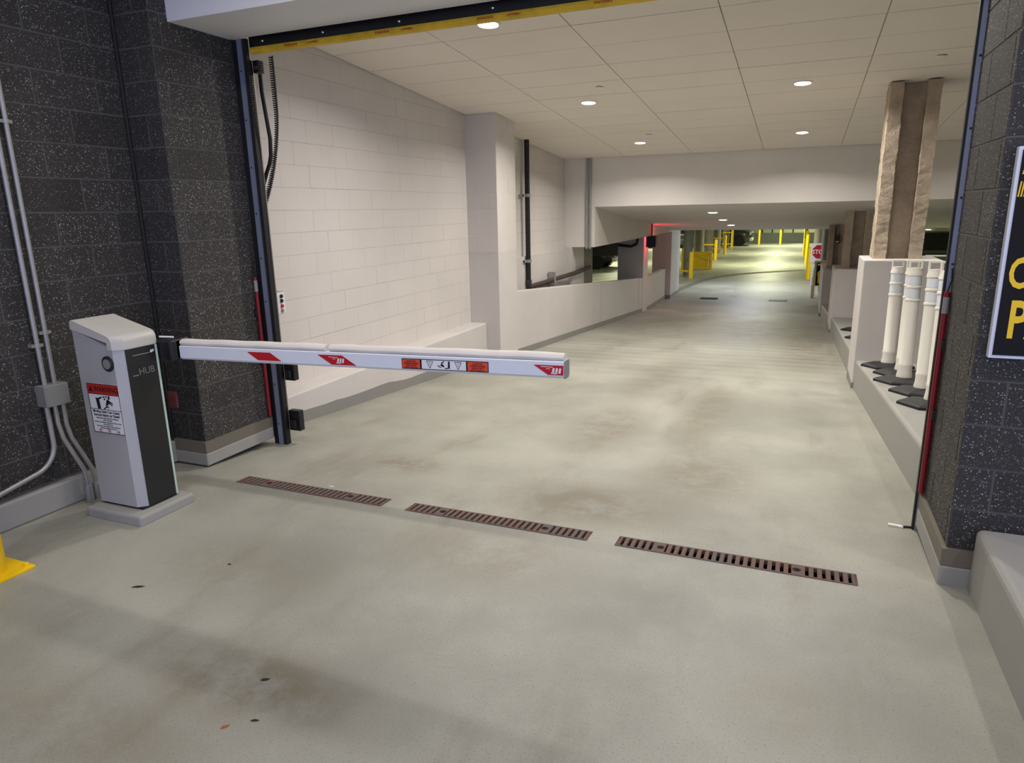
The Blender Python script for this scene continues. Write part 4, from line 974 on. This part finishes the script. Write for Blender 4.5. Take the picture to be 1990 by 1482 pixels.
def car(name, loc, rz, label, paint, L=4.6, W=1.9, Ht=1.72, r=.36, boxy=False, hood=.98):
    t = empty(name, loc, label, 'car', rotz=rz)
    fx, bx = L / 2, -L / 2; wb = L * .3
    cl = .24
    # lower body: rings along x with rounded section
    st_ = [(bx, .82, .50, .95), (bx + .1, .95, .36, 1.02), (bx + .5, 1.0, cl + .04, 1.05), (0, 1.0, cl, 1.03), (fx - 1.25, 1.0, cl, hood + .04), (fx - .55, .98, cl + .04, hood), (fx - .12, .92, .34, hood - .12), (fx, .80, .44, hood - .28)]
    rings = []
    for x, ws, z0, z1 in st_:
        w = W / 2 * ws
        rings.append([(x, -w * .90, z0), (x, -w, z0 + .12), (x, -w, z1 - .18), (x, -w * .93, z1 - .03), (x, -w * .7, z1), (x, w * .7, z1), (x, w * .93, z1 - .03), (x, w, z1 - .18), (x, w, z0 + .12), (x, w * .90, z0)])
    MB().loft(rings).build('body', paint, t, local=True, smooth=True)
    # greenhouse
    xw0, xw1 = (fx - 1.35, fx - 1.75) if boxy else (fx - 1.15, fx - 2.0)
    xr1, xr0 = (bx + .25, bx + .1) if boxy else (bx + .75, bx + .2)
    def sec(x, z, w): return [(x, -w, z), (x, w, z)]
    zb_, zr = 1.02, Ht
    wb_, wt = W / 2 * .93, W / 2 * .76
    vs = [(xw0, -wb_, zb_), (xw0, wb_, zb_), (xr0, wb_, zb_), (xr0, -wb_, zb_), (xw1, -wt, zr - .05), (xw1, wt, zr - .05), (xr1, wt, zr - .05), (xr1, -wt, zr - .05)]
    MB().add(vs, [(0, 1, 5, 4), (2, 3, 7, 6), (1, 2, 6, 5), (3, 0, 4, 7), (4, 5, 6, 7)]).build('windows', MT['glass'], t, local=True)
    rf = [(xw1 + .05, zr - .06, wt * 1.02), (xw1 - .2, zr, wt * .96), (xr1 + .2, zr, wt * .96), (xr1 - .05, zr - .06, wt * 1.02)]
    MB().loft([[(x, -w, z - .04), (x, -w, z - .02), (x, -w * .85, z + .02), (x, w * .85, z + .02), (x, w, z - .02), (x, w, z - .04)] for x, z, w in rf]).build('roof', paint, t, local=True, smooth=True)
    for s in (-1, 1):
        for (xa, xb) in ((xw0, xw1), (xr0, xr1), (-.25, -.3)):
            MB().tube([(xa, s * wb_, zb_), (xb, s * wt, zr - .05)], .045, 6).build('window_pillar', paint, t, local=True)
        MB().box(xw0 - .35, xw0 - .15, s * (W / 2 + .12) - .11, s * (W / 2 + .12) + .11, 1.02, 1.2).build('mirror', paint, t, local=True, bevel=.03)
        MB().box(fx - .16, fx - .02, s * W * .36 - .17, s * W * .36 + .17, hood - .34, hood - .16).build('headlamp', MT['headlamp'], t, local=True, bevel=.03)
        MB().box(bx - .01, bx + .06, s * W * .40 - .1, s * W * .40 + .1, .75, .95).build('tail_lamp', MT['tail'], t, local=True)
        for x in (wb, -wb):
            MB().lathe([(r * 1.16, s * W * .5 - .02), (r * 1.16, s * W * .5 + .012), (r * 1.05, s * W * .5 + .012)], (x, 0, r + .02), 24, 'y', False).build('wheel_arch', MT['black'], t, local=True)
            wheel(t, x, s * (W / 2 - .09), r, .24)
    MB().box(fx - .06, fx + .02, -W * .24, W * .24, hood - .42, hood - .16).build('grille', MT['black'], t, local=True)
    MB().box(fx - .05, fx + .035, -W * .25, W * .25, hood - .18, hood - .13).build('grille_bar', MT['alloy'], t, local=True)
    MB().box(fx - .12, fx + .08, -W * .46, W * .46, .38, .58).build('bumper', MT['alloy'] if boxy else MT['black'], t, local=True, bevel=.03)
    MB().box(fx + .08, fx + .09, -.16, .16, .42, .54).build('number_plate', MT['steel_track'], t, local=True)
    return t
car('parked_car', (4.95, 33.0, ZL), -PI / 2, 'black car facing the camera behind the delineator posts', MT['carpaint'], Ht=1.78, W=2.0, hood=1.06)
car('parked_car', (-10.72, 34.2, ZL), 0, 'dark off-roader with chrome bumper seen through the left opening', MT['carpaint'], boxy=True, r=.375, Ht=1.85, hood=1.12)
car('parked_car', (-5.75, 55.6, ZL), 0, 'dark car at the far end beside the last yellow bollard', MT['carpaint'], r=.42, boxy=True, Ht=1.8, hood=1.15)
car('parked_car', (-9.0, 52.5, ZL), PI, 'dark blue car behind the nearest concrete column', MT['carblue'])
MB().prism([(-9.5, 27.9), (-9.35, 27.9), (-5.0, 31.4), (-5.2, 31.4)], ZL + .001, ZL + .004, 'z').build('bay_line', MT['white'], label='pale bay line on the floor seen through the left opening', cat='floor line')
MB().box(-9, -4.63, 18.75, 19.15, .50, 1.7).build('ceiling_beam_left', MT['concrete_col'], label='dark concrete beam above the off-roader in the left opening', cat='beam', kind='structure')
# pipes under the lower ceiling seen through the left opening
MB().tube([(-4.60, 18.655, .80), (-4.25, 18.655, .76), (-4.10, 18.655, .82), (-4.08, 18.655, .90), (-4.07, 18.655, 1.02)], .035, 8).build('service_pipe', MT['pipe_black'], label='dark service pipe bent across the middle pillar', cat='pipe', smooth=True)

# ------------------------------------------------------------------ small litter on the floor
def leaf(x, y, l, w, rz, mat, label):
    m_ = MB(); z = fz(y) + .001
    pts = [(-l / 2, 0), (-l / 5, w / 2), (l / 5, w / 2.4), (l / 2, 0), (l / 5, -w / 2), (-l / 5, -w / 2.3)]
    c, s = math.cos(rz), math.sin(rz)
    P_ = [(x + a * c - b * s, y + a * s + b * c) for a, b in pts]
    m_.add([(a, b, z) for a, b in P_] + [(x, y, z + .006)] , [(i, (i + 1) % 6, 6) for i in range(6)])
    m_.build('dry_leaf', MT[mat], label=label, cat='leaf')
leaf(-2.88, 2.07, .07, .02, .5, 'leaf_dark', 'dark shred of leaf on the floor beyond the yellow bollard')
leaf(-1.758, 1.497, .035, .016, 1.0, 'leaf_rust', 'rust coloured leaf bit nearest the bottom edge')
leaf(-1.803, 1.749, .04, .018, .6, 'leaf_dark', 'dark leaf bit on the brown streak of stain and arm shadow')
leaf(-2.62, 2.40, .022, .012, .2, 'leaf_dark', 'small dark leaf bit in front of the first grate')
leaf(-1.68, 1.56, .035, .012, .4, 'leaf_dark', 'dark curled leaf bit beside the rust coloured one')
leaf(-2.78, 3.47, .05, .014, .1, 'white', 'white paper scrap behind the first grate')
